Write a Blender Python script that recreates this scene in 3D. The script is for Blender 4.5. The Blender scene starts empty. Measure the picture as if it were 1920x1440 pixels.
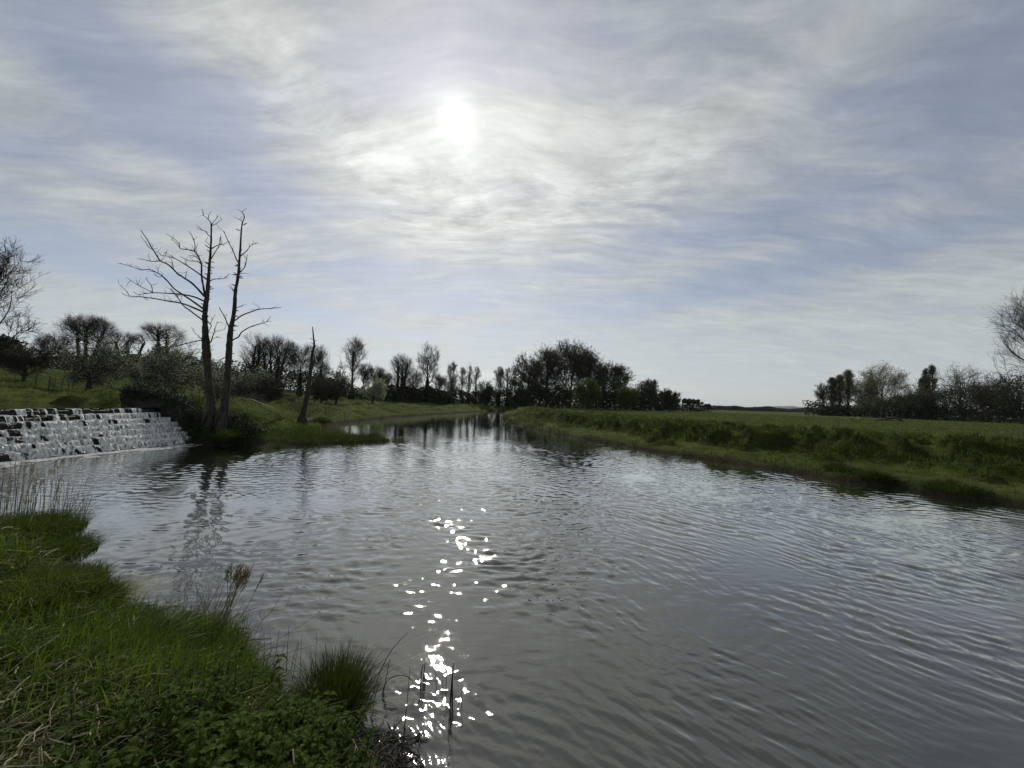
import bpy, math, random
import numpy as np
from mathutils import Vector, Matrix

# ------------------------------------------------------------------ camera
C = bpy.context.scene.collection
SC = bpy.context.scene
F = 721.0                      # focal length in pixels of the 1920 px wide photograph
CAMH = 2.3
PITCH = math.radians(2.7)
ROLL = math.atan(0.033)
cp, sp = math.cos(PITCH), math.sin(PITCH)
fw = np.array([0, cp, sp]); U = np.array([0, -sp, cp]); X = np.array([1.0, 0, 0])
cr_, sr_ = math.cos(ROLL), math.sin(ROLL)
rt = X * cr_ + U * sr_
up = -X * sr_ + U * cr_
cam_d = bpy.data.cameras.new("camera")
cam = bpy.data.objects.new("camera", cam_d); C.objects.link(cam)
M4 = Matrix.Identity(4)
for i in range(3):
    M4[i][0] = rt[i]; M4[i][1] = up[i]; M4[i][2] = -fw[i]
M4[2][3] = CAMH
cam.matrix_world = M4
cam_d.sensor_width = 36.0
cam_d.lens = 36.0 * F / 1920.0
cam_d.clip_start = 0.05
cam_d.clip_end = 20000
SC.camera = cam


def ray(px, py):
    d = fw + rt * ((px - 960) / F) + up * ((720 - py) / F)
    return d / np.linalg.norm(d)


def at(px, py, Y):
    """point seen at pixel (px,py) at world depth Y"""
    d = ray(px, py)
    return np.array([0, 0, CAMH]) + d * (Y / d[1])


def onz(px, py, z=0.0):
    d = ray(px, py)
    return np.array([0, 0, CAMH]) + d * ((z - CAMH) / d[2])


SUN = ray(853, 222)
SUN_EL = math.asin(SUN[2]); SUN_AZ = math.atan2(SUN[0], SUN[1])


# ------------------------------------------------------------------ node helper
class NT:
    def __init__(s, nt):
        s.nt = nt; nt.nodes.clear()

    def n(s, t, **k):
        nd = s.nt.nodes.new(t)
        for a, b in k.items():
            setattr(nd, a, b)
        return nd

    def put(s, sock, v):
        if isinstance(v, bpy.types.NodeSocket):
            s.nt.links.new(v, sock)
        elif v is not None:
            if isinstance(v, (tuple, list)) and len(v) == 3 and sock.type == 'RGBA':
                v = (*v, 1)
            sock.default_value = v

    def m(s, op, a, b=None, c=None, clamp=False):
        nd = s.n('ShaderNodeMath', operation=op, use_clamp=clamp)
        for i, v in enumerate((a, b, c)):
            if v is not None: s.put(nd.inputs[i], v)
        return nd.outputs[0]

    def vm(s, op, a, b=None, out=0):
        nd = s.n('ShaderNodeVectorMath', operation=op)
        s.put(nd.inputs[0], a)
        if b is not None:
            s.put(nd.inputs[3 if op == 'SCALE' else 1], b)
        return nd.outputs[out]

    def mix(s, f, a, b, typ='MIX'):
        nd = s.n('ShaderNodeMix', data_type='RGBA', blend_type=typ)
        s.put(nd.inputs[0], f); s.put(nd.inputs[6], a); s.put(nd.inputs[7], b)
        return nd.outputs[2]

    def noise(s, vec, scale, detail=4, rough=0.55, dist=0.0, out=0):
        nd = s.n('ShaderNodeTexNoise')
        if vec is not None: s.put(nd.inputs['Vector'], vec)
        s.put(nd.inputs['Scale'], scale); s.put(nd.inputs['Detail'], detail)
        s.put(nd.inputs['Roughness'], rough); s.put(nd.inputs['Distortion'], dist)
        return nd.outputs[out]

    def mapr(s, v, a, b, c=0.0, d=1.0, smooth=True):
        nd = s.n('ShaderNodeMapRange', interpolation_type='SMOOTHSTEP' if smooth else 'LINEAR')
        s.put(nd.inputs[0], v); s.put(nd.inputs[1], a); s.put(nd.inputs[2], b); s.put(nd.inputs[3], c); s.put(nd.inputs[4], d)
        return nd.outputs[0]

    def mapping(s, vec, loc=(0, 0, 0), rot=(0, 0, 0), scale=(1, 1, 1)):
        nd = s.n('ShaderNodeMapping')
        s.put(nd.inputs[0], vec); s.put(nd.inputs[1], loc); s.put(nd.inputs[2], rot); s.put(nd.inputs[3], scale)
        return nd.outputs[0]

    def comb(s, x, y, z):
        nd = s.n('ShaderNodeCombineXYZ')
        s.put(nd.inputs[0], x); s.put(nd.inputs[1], y); s.put(nd.inputs[2], z)
        return nd.outputs[0]


# ------------------------------------------------------------------ world: thin cirrus over a blue sky, sun behind the veil
W = bpy.data.worlds.new("World"); SC.world = W; W.use_nodes = True
w = NT(W.node_tree)
SKY_STRENGTH = 0.1
gen = w.n('ShaderNodeTexCoord').outputs['Generated']
dirv = w.vm('NORMALIZE', gen)
sep = w.n('ShaderNodeSeparateXYZ'); w.put(sep.inputs[0], dirv)
dx, dy, dz = sep.outputs
zc = w.m('MAXIMUM', dz, 0.0)
zz = w.m('ADD', zc, 0.16)
uv = w.comb(w.m('DIVIDE', dx, zz), w.m('DIVIDE', dy, zz), 0.0)
sky = w.n('ShaderNodeTexSky', sky_type='NISHITA', sun_disc=False)
sky.sun_elevation = SUN_EL; sky.sun_rotation = SUN_AZ
sky.air_density = 1.0; sky.dust_density = 0.6; sky.ozone_density = 2.0
warp = w.vm('SCALE', w.vm('SUBTRACT', w.noise(uv, 0.8, 3, out=1), (0.5, 0.5, 0.5)), 0.5)
uvw = w.vm('ADD', uv, warp)
# broad veil, streaky cirrus (two fibre directions) and fine mottling
broad = w.noise(w.mapping(uvw, (3.1, 1.7, 0), (0, 0, math.radians(20)), (0.42, 0.85, 1)), 1.0, 5, 0.55)
fib1 = w.noise(w.mapping(uvw, (0.3, 5.2, 0), (0, 0, math.radians(35)), (0.7, 2.9, 1)), 1.0, 7, 0.62)
fib2 = w.noise(w.mapping(uvw, (7.3, 2.2, 0), (0, 0, math.radians(-12)), (0.6, 2.6, 1)), 1.3, 7, 0.6)
mott = w.noise(w.mapping(uvw, (1.3, 9.2, 0), (0, 0, math.radians(25)), (3.0, 5.0, 1)), 1.2, 6, 0.62)


def blob(px, py, sx, sz, roll=0.0):
    """soft patch of sky round a direction; sx / sz are its angular half sizes across and upwards"""
    c = ray(px, py)
    e1 = np.cross(c, [0, 0, 1.0]); e1 /= np.linalg.norm(e1); e2 = np.cross(e1, c)
    ca, sa = math.cos(roll), math.sin(roll)
    a, b = e1 * ca + e2 * sa, -e1 * sa + e2 * ca
    d = w.vm('SUBTRACT', w.vm('ADD', dirv, w.vm('SCALE', warp, 0.10)), tuple(c))
    p = w.m('DIVIDE', w.vm('DOT_PRODUCT', d, tuple(a), 1), sx)
    q = w.m('DIVIDE', w.vm('DOT_PRODUCT', d, tuple(b), 1), sz)
    r2 = w.m('ADD', w.m('MULTIPLY', p, p), w.m('MULTIPLY', q, q))
    return w.m('POWER', 2.718, w.m('MULTIPLY', r2, -1.0))


cov = w.m('ADD', w.m('MULTIPLY', broad, 0.9), w.m('MULTIPLY', fib1, 0.75))
cov = w.m('ADD', cov, w.m('MULTIPLY', fib2, 0.55))
cov = w.m('ADD', cov, w.m('MULTIPLY', mott, 0.25))     # about 1.22 in the mean
for (bx, by, sx, sz, ro, k) in (
        (230, 120, 0.30, 0.075, -0.45, -0.34), (90, 470, 0.20, 0.05, -0.15, -0.22), (560, 585, 0.32, 0.022, -0.1, -0.30),
        (60, 620, 0.2, 0.03, -0.1, -0.15), (1500, 500, 0.42, 0.04, 0.1, -0.30), (1380, 420, 0.25, 0.03, 0.05, -0.2),
        (1850, 130, 0.16, 0.16, 0.6, -0.25), (1120, 10, 0.42, 0.08, 0.1, -0.26), (500, 60, 0.14, 0.06, -0.5, 0.16), (1550, 90, 0.2, 0.08, 0.3, 0.14), (1000, 500, 0.2, 0.02, 0.0, -0.12),
        (640, 260, 0.5, 0.12, -0.4, 0.16), (860, 330, 0.35, 0.2, 0, 0.10), (800, 600, 0.6, 0.03, 0, 0.10),
        (300, 330, 0.3, 0.04, -0.35, 0.12), (1150, 330, 0.22, 0.1, 0.3, 0.1), (1500, 600, 0.4, 0.03, 0, 0.14)):
    cov = w.m('ADD', cov, w.m('MULTIPLY', blob(bx, by, sx, sz, ro), k))
fine = w.noise(w.mapping(uvw, (2.3, 4.2, 0), (0, 0, math.radians(30)), (2.2, 7.5, 1)), 1.6, 7, 0.68)
mask = w.mapr(w.m('ADD', cov, w.m('MULTIPLY', w.m('SUBTRACT', fine, 0.5), 0.32)), 0.92, 1.42, 0.22, 1.0)
ct = w.m('MAXIMUM', w.vm('DOT_PRODUCT', dirv, tuple(SUN), 1), 0.0)
glow = w.m('MULTIPLY', w.m('POWER', ct, 3.0), 0.13)
for n_, k_ in ((8, 0.16), (40, 0.10), (300, 0.08), (1200, 0.16), (4000, 0.5), (12000, 3.0)):
    glow = w.m('ADD', glow, w.m('MULTIPLY', w.m('POWER', ct, n_), k_))
hor = w.m('ADD', w.mapr(dz, 0.0, 0.40, 0.12, 0.0), w.mapr(dz, 0.52, 0.80, 0.0, -0.10))
tex = w.m('MULTIPLY', w.mapr(cov, 0.95, 1.6, 0.78, 1.16, False), w.mapr(w.m('ADD', w.m('MULTIPLY', fine, 0.6), w.m('MULTIPLY', mott, 0.4)), 0.30, 0.70, 0.80, 1.18, False))
tex = w.m('ADD', 1.0, w.m('MULTIPLY', w.m('SUBTRACT', tex, 1.0), w.mapr(dz, 0.05, 0.38, 0.40, 1.0)))
lum = w.m('MULTIPLY', w.m('ADD', w.m('ADD', 0.355, glow), hor), tex)
ccol = w.mix(w.m('POWER', ct, 6.0), (0.925, 1.0, 1.015), (0.985, 1.0, 0.97))
patchy = w.m('ADD', blob(900, 375, 0.30, 0.09, 0.1), w.m('ADD', blob(1250, 320, 0.22, 0.12, 0.4), blob(560, 190, 0.3, 0.08, -0.4)), clamp=True)
mot2 = w.noise(w.mapping(uvw, (4.1, 0.7, 0), (0, 0, math.radians(15)), (5.0, 9.0, 1)), 1.3, 6, 0.66)
fib3 = w.noise(w.mapping(uvw, (0.9, 3.3, 0), (0, 0, math.radians(28)), (1.5, 13.0, 1)), 1.4, 8, 0.7)
lum = w.m('MULTIPLY', lum, w.m('ADD', 1.0, w.m('MULTIPLY', patchy, w.m('MULTIPLY', w.m('SUBTRACT', mot2, 0.53), 1.1))))
lum = w.m('MULTIPLY', lum, w.m('ADD', 1.0, w.m('MULTIPLY', w.mapr(fib3, 0.36, 0.66, -0.07, 0.10, False), w.mapr(dz, 0.08, 0.4, 0.25, 1.0))))
cloud = w.vm('SCALE', ccol, w.m('DIVIDE', lum, SKY_STRENGTH))
gap = w.vm('ADD', w.vm('SCALE', sky.outputs[0], 0.42), w.vm('SCALE', (0.88, 0.90, 1.04), w.m('MULTIPLY', lum, 4.9)))
skyc = w.mix(mask, gap, cloud)
bg = w.n('ShaderNodeBackground'); w.put(bg.inputs[0], skyc); bg.inputs[1].default_value = SKY_STRENGTH
wo = w.n('ShaderNodeOutputWorld'); w.nt.links.new(bg.outputs[0], wo.inputs[0])
W.cycles.sampling_method = 'MANUAL'; W.cycles.sample_map_resolution = 1024

sun_d = bpy.data.lights.new("sun", 'SUN'); sun_d.energy = 2.2; sun_d.angle = math.radians(0.6); sun_d.color = (1, 0.95, 0.86)
sun_o = bpy.data.objects.new("sun", sun_d); C.objects.link(sun_o)
sun_o.rotation_euler = Vector(SUN).to_track_quat('Z', 'Y').to_euler()
SC.view_settings.view_transform = 'Standard'; SC.view_settings.look = 'None'
SC.view_settings.exposure = 0.2; SC.view_settings.gamma = 1.0
SC.render.engine = 'CYCLES'
SC.cycles.max_bounces = 5; SC.cycles.diffuse_bounces = 2; SC.cycles.glossy_bounces = 3; SC.cycles.transmission_bounces = 3
SC.cycles.transparent_max_bounces = 4; SC.cycles.caustics_reflective = False; SC.cycles.caustics_refractive = False
SC.cycles.sample_clamp_indirect = 4.0

# ------------------------------------------------------------------ numpy helpers
_T = {}


def vnoise(x, y, seed=0):
    """smooth value noise in 0..1"""
    if seed not in _T:
        _T[seed] = np.random.default_rng(1000 + seed).random((256, 256))
    T = _T[seed]
    xi = np.floor(x).astype(int); yi = np.floor(y).astype(int)
    fx = x - xi; fy = y - yi
    fx = fx * fx * (3 - 2 * fx); fy = fy * fy * (3 - 2 * fy)
    x0 = xi & 255; x1 = (xi + 1) & 255; y0 = yi & 255; y1 = (yi + 1) & 255
    return (T[x0, y0] * (1 - fx) + T[x1, y0] * fx) * (1 - fy) + (T[x0, y1] * (1 - fx) + T[x1, y1] * fx) * fy


def fbm(x, y, seed=0, oct=4):
    s = 0; a = 1; t = 0
    for i in range(oct):
        s = s + a * vnoise(x * 2 ** i + 17 * i, y * 2 ** i + 31 * i, seed + i); t += a; a *= 0.5
    return s / t


def worley(x, y, cell, seed=0, keep=1.0):
    """distance (in cells) to the nearest jittered cell point"""
    if ('w', seed) not in _T:
        _T[('w', seed)] = np.random.default_rng(5000 + seed).random((128, 128, 3))
    T = _T[('w', seed)]
    X_ = x / cell; Y_ = y / cell; xi = np.floor(X_).astype(int); yi = np.floor(Y_).astype(int)
    d = np.full(np.shape(x), 9.0)
    for i in (-1, 0, 1):
        for j in (-1, 0, 1):
            q = T[(xi + i) & 127, (yi + j) & 127]
            e = np.hypot(xi + i + q[..., 0] - X_, yi + j + q[..., 1] - Y_) / (0.65 + 0.5 * q[..., 2])
            d = np.minimum(d, np.where(q[..., 2] < keep, e, 9.0))
    return d


def sst(a, b, x):
    t = np.clip((x - a) / (b - a), 0, 1)
    return t * t * (3 - 2 * t)


def mesh_obj(name, V, Q, mats, parent=None, smooth=False, mi=None):
    """one mesh object of quads"""
    V = np.ascontiguousarray(V, dtype=np.float32).reshape(-1, 3); Q = np.ascontiguousarray(Q, dtype=np.int32).reshape(-1, 4)
    me = bpy.data.meshes.new(name)
    me.vertices.add(len(V)); me.vertices.foreach_set('co', V.ravel())
    me.loops.add(Q.size); me.loops.foreach_set('vertex_index', Q.ravel())
    me.polygons.add(len(Q)); me.polygons.foreach_set('loop_start', np.arange(0, Q.size, 4, dtype=np.int32))
    try:
        me.polygons.foreach_set('loop_total', np.full(len(Q), 4, dtype=np.int32))
    except Exception:
        pass
    for m_ in (mats if isinstance(mats, (list, tuple)) else [mats]):
        me.materials.append(m_)
    if mi is not None: me.polygons.foreach_set('material_index', np.ascontiguousarray(mi, dtype=np.int32))
    me.polygons.foreach_set('use_smooth', np.full(len(Q), smooth, dtype=bool))
    me.update(calc_edges=True)
    o = bpy.data.objects.new(name, me); C.objects.link(o)
    if parent is not None: o.parent = parent
    return o


def tag(o, label=None, cat=None, group=None, kind=None):
    if label: o['label'] = label
    if cat: o['category'] = cat
    if group: o['group'] = group
    if kind: o['kind'] = kind
    return o


def empty(name, loc, label, cat, group=None):
    o = bpy.data.objects.new(name, None); C.objects.link(o)
    o.location = Vector([float(v) for v in loc]); o.empty_display_size = 0.3
    return tag(o, label, cat, group)


class MB:
    """collects quads, built as ONE mesh"""
    def __init__(s):
        s.V = []; s.Q = []; s.n = 0

    def add(s, V, Q):
        V = np.asarray(V, float).reshape(-1, 3); Q = np.asarray(Q, int).reshape(-1, 4)
        s.V.append(V); s.Q.append(Q + s.n); s.n += len(V)

    def build(s, name, mat, parent=None, smooth=False, origin=None):
        V = np.concatenate(s.V); Q = np.concatenate(s.Q)
        if origin is not None: V = V - np.asarray(origin, float)
        return mesh_obj(name, V, Q, mat, parent, smooth)


def nrm(v):
    return v / np.maximum(np.linalg.norm(v, axis=-1, keepdims=True), 1e-9)


def tubes(P, R, S):
    """P (n,K,3) centre lines, R (n,K) radii -> verts, quads of S-sided tubes"""
    n, K, _ = P.shape
    T = np.empty_like(P)
    T[:, 1:-1] = P[:, 2:] - P[:, :-2]; T[:, 0] = P[:, 1] - P[:, 0]; T[:, -1] = P[:, -1] - P[:, -2]
    T = nrm(T)
    ref = np.where(np.abs(T[:, :1, 2:3]) > 0.8, np.array([1.0, 0.13, 0]), np.array([0.0, 0.11, 1.0]))
    A = nrm(np.cross(T, np.broadcast_to(ref, T.shape))); B = np.cross(T, A)
    ang = np.arange(S) * 2 * np.pi / S
    V = P[:, :, None] + R[:, :, None, None] * (A[:, :, None] * np.cos(ang)[None, None, :, None] + B[:, :, None] * np.sin(ang)[None, None, :, None])
    idx = np.arange(n * K * S).reshape(n, K, S)
    a = idx[:, :-1]; b = idx[:, 1:]
    Q = np.stack([a, np.roll(a, -1, 2), np.roll(b, -1, 2), b], -1)
    return V.reshape(-1, 3), Q.reshape(-1, 4)


def polytube(pts, rad, S=8, sub=4, rough=0.0, rng=None):
    """smooth tube through a list of points (Catmull-Rom)"""
    pts = np.asarray(pts, float); rad = np.asarray(rad, float)
    n = len(pts)
    if n > 2 and sub > 1:
        E = np.concatenate([[2 * pts[0] - pts[1]], pts, [2 * pts[-1] - pts[-2]]])
        out = []; ro = []
        for i in range(n - 1):
            p0, p1, p2, p3 = E[i:i + 4]
            for k in range(sub):
                t = k / sub
                out.append(0.5 * ((2 * p1) + (-p0 + p2) * t + (2 * p0 - 5 * p1 + 4 * p2 - p3) * t * t + (-p0 + 3 * p1 - 3 * p2 + p3) * t ** 3))
                ro.append(rad[i] * (1 - t) + rad[i + 1] * t)
        out.append(pts[-1]); ro.append(rad[-1])
        pts = np.array(out); rad = np.array(ro)
    if rough and rng is not None:
        rad = rad * (1 + rng.normal(0, rough, len(rad)))
    V, Q = tubes(pts[None], rad[None], S)
    if rough and rng is not None and S >= 6:
        c = np.repeat(pts, S, 0)
        V = c + (V - c) * (1 + rng.normal(0, rough, (len(V), 1)))
    # end caps closed to a point
    nV = len(V)
    V = np.concatenate([V, pts[-1:] + (pts[-1:] - pts[-2:-1]) * 0.1])
    k = nV - S
    cap = np.array([[k + j, k + (j + 1) % S, nV, nV] for j in range(S)])
    cap[:, 3] = cap[:, 2]
    V = np.concatenate([V, V[-1:] + 1e-4])
    cap[:, 3] = nV + 1
    return V, np.concatenate([Q, cap])


def leaves(P, size, rng, aspect=0.6, flat=0.0):
    """leaf quads at points P"""
    n = len(P)
    a = nrm(rng.normal(size=(n, 3))); b = rng.normal(size=(n, 3))
    if flat: a[:, 2] *= (1 - flat); a = nrm(a); b[:, 2] *= (1 - flat)
    b = nrm(b - a * np.sum(a * b, 1, keepdims=True))
    s = size * rng.uniform(0.6, 1.3, (n, 1))
    a = a * s * 0.5; b = b * s * 0.5 * aspect
    c = np.cross(a, b); c = nrm(c) * s * 0.12
    V = np.stack([P - a, P + b + c, P + a, P - b + c], 1)
    return V.reshape(-1, 3), np.arange(n * 4).reshape(n, 4)


def blades(P, h, wd, yaw, bend, rng, seg=3, tw=0.0):
    n = len(P)
    d = np.stack([np.cos(yaw), np.sin(yaw), np.zeros(n)], 1)
    f = yaw + np.pi / 2 + rng.normal(0, 0.6 + tw, n)
    s = np.stack([np.cos(f), np.sin(f), np.zeros(n)], 1)
    t = np.linspace(0, 1, seg + 1)
    h = h[:, None]; bend = bend[:, None]
    hor = h * bend * t[None] ** 1.8
    ver = h * (t[None] - 0.42 * np.minimum(bend, 1.6) * t[None] ** 2.2)
    cen = P[:, None] + d[:, None] * hor[..., None]; cen[..., 2] += ver
    wv = wd[:, None] * np.maximum(1 - t[None] ** 1.6, 0.06)
    V = np.stack([cen - s[:, None] * wv[..., None] * 0.5, cen + s[:, None] * wv[..., None] * 0.5], 2)
    idx = np.arange(n * (seg + 1) * 2).reshape(n, seg + 1, 2)
    Q = np.stack([idx[:, :-1, 0], idx[:, :-1, 1], idx[:, 1:, 1], idx[:, 1:, 0]], -1)
    return V.reshape(-1, 3), Q.reshape(-1, 4)


# ------------------------------------------------------------------ materials
def material(name):
    m_ = bpy.data.materials.new(name); m_.use_nodes = True
    return m_, NT(m_.node_tree)


def out(t, sh):
    o = t.n('ShaderNodeOutputMaterial'); t.nt.links.new(sh, o.inputs[0])


def leaf_mat(name, c1, c2, trans=0.35, rough=0.6, spec=0.25, patch=None):
    m_, t = material(name)
    r = t.n('ShaderNodeNewGeometry').outputs['Random Per Island']
    col = t.mix(r, c1, c2)
    pos = t.n('ShaderNodeNewGeometry').outputs['Position']
    nz = t.noise(pos, 0.9 if patch is None else patch, 3)
    col = t.mix(t.mapr(nz, 0.35, 0.65), col, t.vm('MULTIPLY', col, (0.62, 0.72, 0.6)))
    p = t.n('ShaderNodeBsdfPrincipled'); t.put(p.inputs['Base Color'], col)
    p.inputs['Roughness'].default_value = rough; p.inputs['Specular IOR Level'].default_value = spec
    tr = t.n('ShaderNodeBsdfTranslucent'); t.put(tr.inputs[0], t.vm('MULTIPLY', col, (1.15, 1.25, 0.7)))
    mx = t.n('ShaderNodeMixShader'); mx.inputs[0].default_value = trans
    t.nt.links.new(p.outputs[0], mx.inputs[1]); t.nt.links.new(tr.outputs[0], mx.inputs[2])
    out(t, mx.outputs[0]); return m_


def bark_mat(name, c1, c2, scale=6.0, bump=0.4):
    m_, t = material(name)
    tc = t.n('ShaderNodeNewGeometry').outputs['Position']
    v = t.mapping(tc, scale=(1, 1, 0.22))
    a = t.noise(v, scale, 6, 0.65); b = t.noise(tc, scale * 0.25, 3)
    col = t.mix(t.mapr(a, 0.35, 0.65), c1, c2)
    col = t.mix(t.mapr(b, 0.5, 0.7, 0, 0.5), col, (0.05, 0.058, 0.035))
    p = t.n('ShaderNodeBsdfPrincipled'); t.put(p.inputs['Base Color'], col)
    p.inputs['Roughness'].default_value = 0.85; p.inputs['Specular IOR Level'].default_value = 0.2
    bp = t.n('ShaderNodeBump'); bp.inputs['Strength'].default_value = bump; bp.inputs['Distance'].default_value = 0.06
    t.put(bp.inputs['Height'], a); t.put(p.inputs['Normal'], bp.outputs[0])
    out(t, p.outputs[0]); return m_


M = {}
M['bark'] = bark_mat('bark', (0.025, 0.022, 0.018), (0.06, 0.053, 0.044))
M['deadwood'] = bark_mat('deadwood', (0.022, 0.019, 0.016), (0.07, 0.06, 0.05), 9.0, 0.6)
M['twig'] = bark_mat('twig', (0.035, 0.03, 0.024), (0.06, 0.05, 0.04), 2.0, 0.0)
M['budtwig'] = bark_mat('budding_twig', (0.13, 0.12, 0.07), (0.18, 0.165, 0.10), 2.0, 0.0)
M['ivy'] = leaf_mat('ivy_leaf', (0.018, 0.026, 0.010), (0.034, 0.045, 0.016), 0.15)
M['blossom'] = leaf_mat('blossom', (0.50, 0.50, 0.44), (0.66, 0.66, 0.60), 0.3)
M['spring'] = leaf_mat('spring_leaf', (0.07, 0.085, 0.02), (0.11, 0.12, 0.03), 0.4)
M['youngleaf'] = leaf_mat('young_leaf', (0.055, 0.06, 0.022), (0.085, 0.085, 0.03), 0.3)
M['willow'] = leaf_mat('willow_leaf', (0.15, 0.145, 0.085), (0.22, 0.21, 0.12), 0.55)
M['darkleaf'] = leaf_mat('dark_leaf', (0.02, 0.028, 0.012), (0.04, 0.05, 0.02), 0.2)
M['greyleaf'] = leaf_mat('grey_leaf', (0.055, 0.06, 0.035), (0.08, 0.085, 0.05), 0.3)
M['grass'] = leaf_mat('grass_blade', (0.075, 0.098, 0.018), (0.12, 0.142, 0.04), 0.48, 0.6, 0.10)
M['fresh'] = leaf_mat('fresh_grass_blade', (0.08, 0.12, 0.014), (0.125, 0.17, 0.03), 0.52, 0.6, 0.12, 2.0)
M['meadow'] = leaf_mat('meadow_blade', (0.052, 0.080, 0.014), (0.100, 0.122, 0.030), 0.38, 0.7, 0.1, 0.35)
M['shelfgrass'] = leaf_mat('shelf_grass_blade', (0.072, 0.098, 0.014), (0.115, 0.135, 0.026), 0.45, 0.7, 0.1, 0.6)
M['shadedgrass'] = leaf_mat('shaded_tussock_blade', (0.022, 0.032, 0.008), (0.046, 0.060, 0.016), 0.25, 0.7, 0.08, 0.6)  # shade of the bank's humps painted into the blade colour
M['drygrass'] = leaf_mat('dry_grass_blade', (0.13, 0.125, 0.065), (0.20, 0.18, 0.10), 0.35)
M['nettle'] = leaf_mat('nettle_leaf', (0.045, 0.078, 0.012), (0.085, 0.120, 0.022), 0.42, 0.75, 0.08, 2.5)
M['straw'] = leaf_mat('straw', (0.28, 0.25, 0.15), (0.52, 0.46, 0.30), 0.25, 0.6, 0.3)
M['cutgreen'] = leaf_mat('cut_green_stalk', (0.09, 0.105, 0.035), (0.20, 0.205, 0.085), 0.25)
M['reed'] = leaf_mat('dead_reed', (0.26, 0.225, 0.165), (0.42, 0.36, 0.27), 0.45)
M['reedhead'] = leaf_mat('reed_head', (0.30, 0.21, 0.13), (0.44, 0.33, 0.22), 0.5)
M['wetstalk'] = leaf_mat('wet_stalk', (0.03, 0.028, 0.02), (0.06, 0.05, 0.035), 0.1, 0.3, 0.5)
M['sedge'] = leaf_mat('sedge_blade', (0.035, 0.05, 0.014), (0.08, 0.095, 0.03), 0.35, 0.6, 0.15, 3.0)


def iron():
    m_, t = material('weathered_iron')
    p = t.n('ShaderNodeBsdfPrincipled')
    nz = t.noise(t.n('ShaderNodeNewGeometry').outputs['Position'], 14, 4)
    t.put(p.inputs['Base Color'], t.mix(nz, (0.03, 0.03, 0.03), (0.075, 0.06, 0.05)))
    p.inputs['Roughness'].default_value = 0.7
    out(t, p.outputs[0]); return m_


M['iron'] = iron()


def ground_mat():
    m_, t = material('grassy_ground')
    g = t.n('ShaderNodeNewGeometry'); pos = g.outputs['Position']
    s = t.n('ShaderNodeSeparateXYZ'); t.put(s.inputs[0], pos)
    n1 = t.noise(pos, 0.16, 5); n2 = t.noise(pos, 1.3, 6, 0.65); n3 = t.noise(pos, 9.0, 6, 0.7)
    gr = t.mix(t.mapr(n1, 0.35, 0.65), (0.058, 0.080, 0.014), (0.092, 0.105, 0.024))
    gr = t.mix(t.mapr(n2, 0.42, 0.62), gr, (0.034, 0.050, 0.010))
    gr = t.mix(t.mapr(n3, 0.45, 0.7, 0, 0.6), gr, (0.085, 0.08, 0.035))
    mud = t.mix(n3, (0.020, 0.017, 0.012), (0.055, 0.047, 0.034))
    zz_ = t.m('ADD', s.outputs[2], t.m('MULTIPLY', t.m('SUBTRACT', n2, 0.5), 0.5))
    wet = t.mapr(zz_, 0.05, 0.30, 1.0, 0.0)
    # trodden, half bare strip on the near bank
    nearp = t.vm('LENGTH', t.vm('SUBTRACT', pos, (-2.6, 1.0, 0.7)), out=1)
    bare = t.m('MULTIPLY', t.mapr(nearp, 1.2, 3.2, 1.0, 0.0), t.mapr(n2, 0.38, 0.6))
    nsep = t.n('ShaderNodeSeparateXYZ'); t.put(nsep.inputs[0], g.outputs['True Normal'])
    steep_shade = t.mapr(nsep.outputs[2], 0.90, 0.70, 0.0, 0.6)
    gr = t.mix(steep_shade, gr, (0.022, 0.020, 0.012))  # paints the scarp's shade into steep faces as a dark soil tone
    col = t.mix(t.m('MAXIMUM', wet, t.m('MULTIPLY', bare, 0.8)), gr, mud)
    p = t.n('ShaderNodeBsdfPrincipled'); t.put(p.inputs['Base Color'], col)
    p.inputs['Roughness'].default_value = 0.95; p.inputs['Specular IOR Level'].default_value = 0.03
    bp = t.n('ShaderNodeBump'); bp.inputs['Strength'].default_value = 0.7; bp.inputs['Distance'].default_value = 0.12
    t.put(bp.inputs['Height'], t.m('ADD', n3, t.m('MULTIPLY', n2, 0.8))); t.put(p.inputs['Normal'], bp.outputs[0])
    out(t, p.outputs[0]); return m_


M['ground'] = ground_mat()


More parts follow.
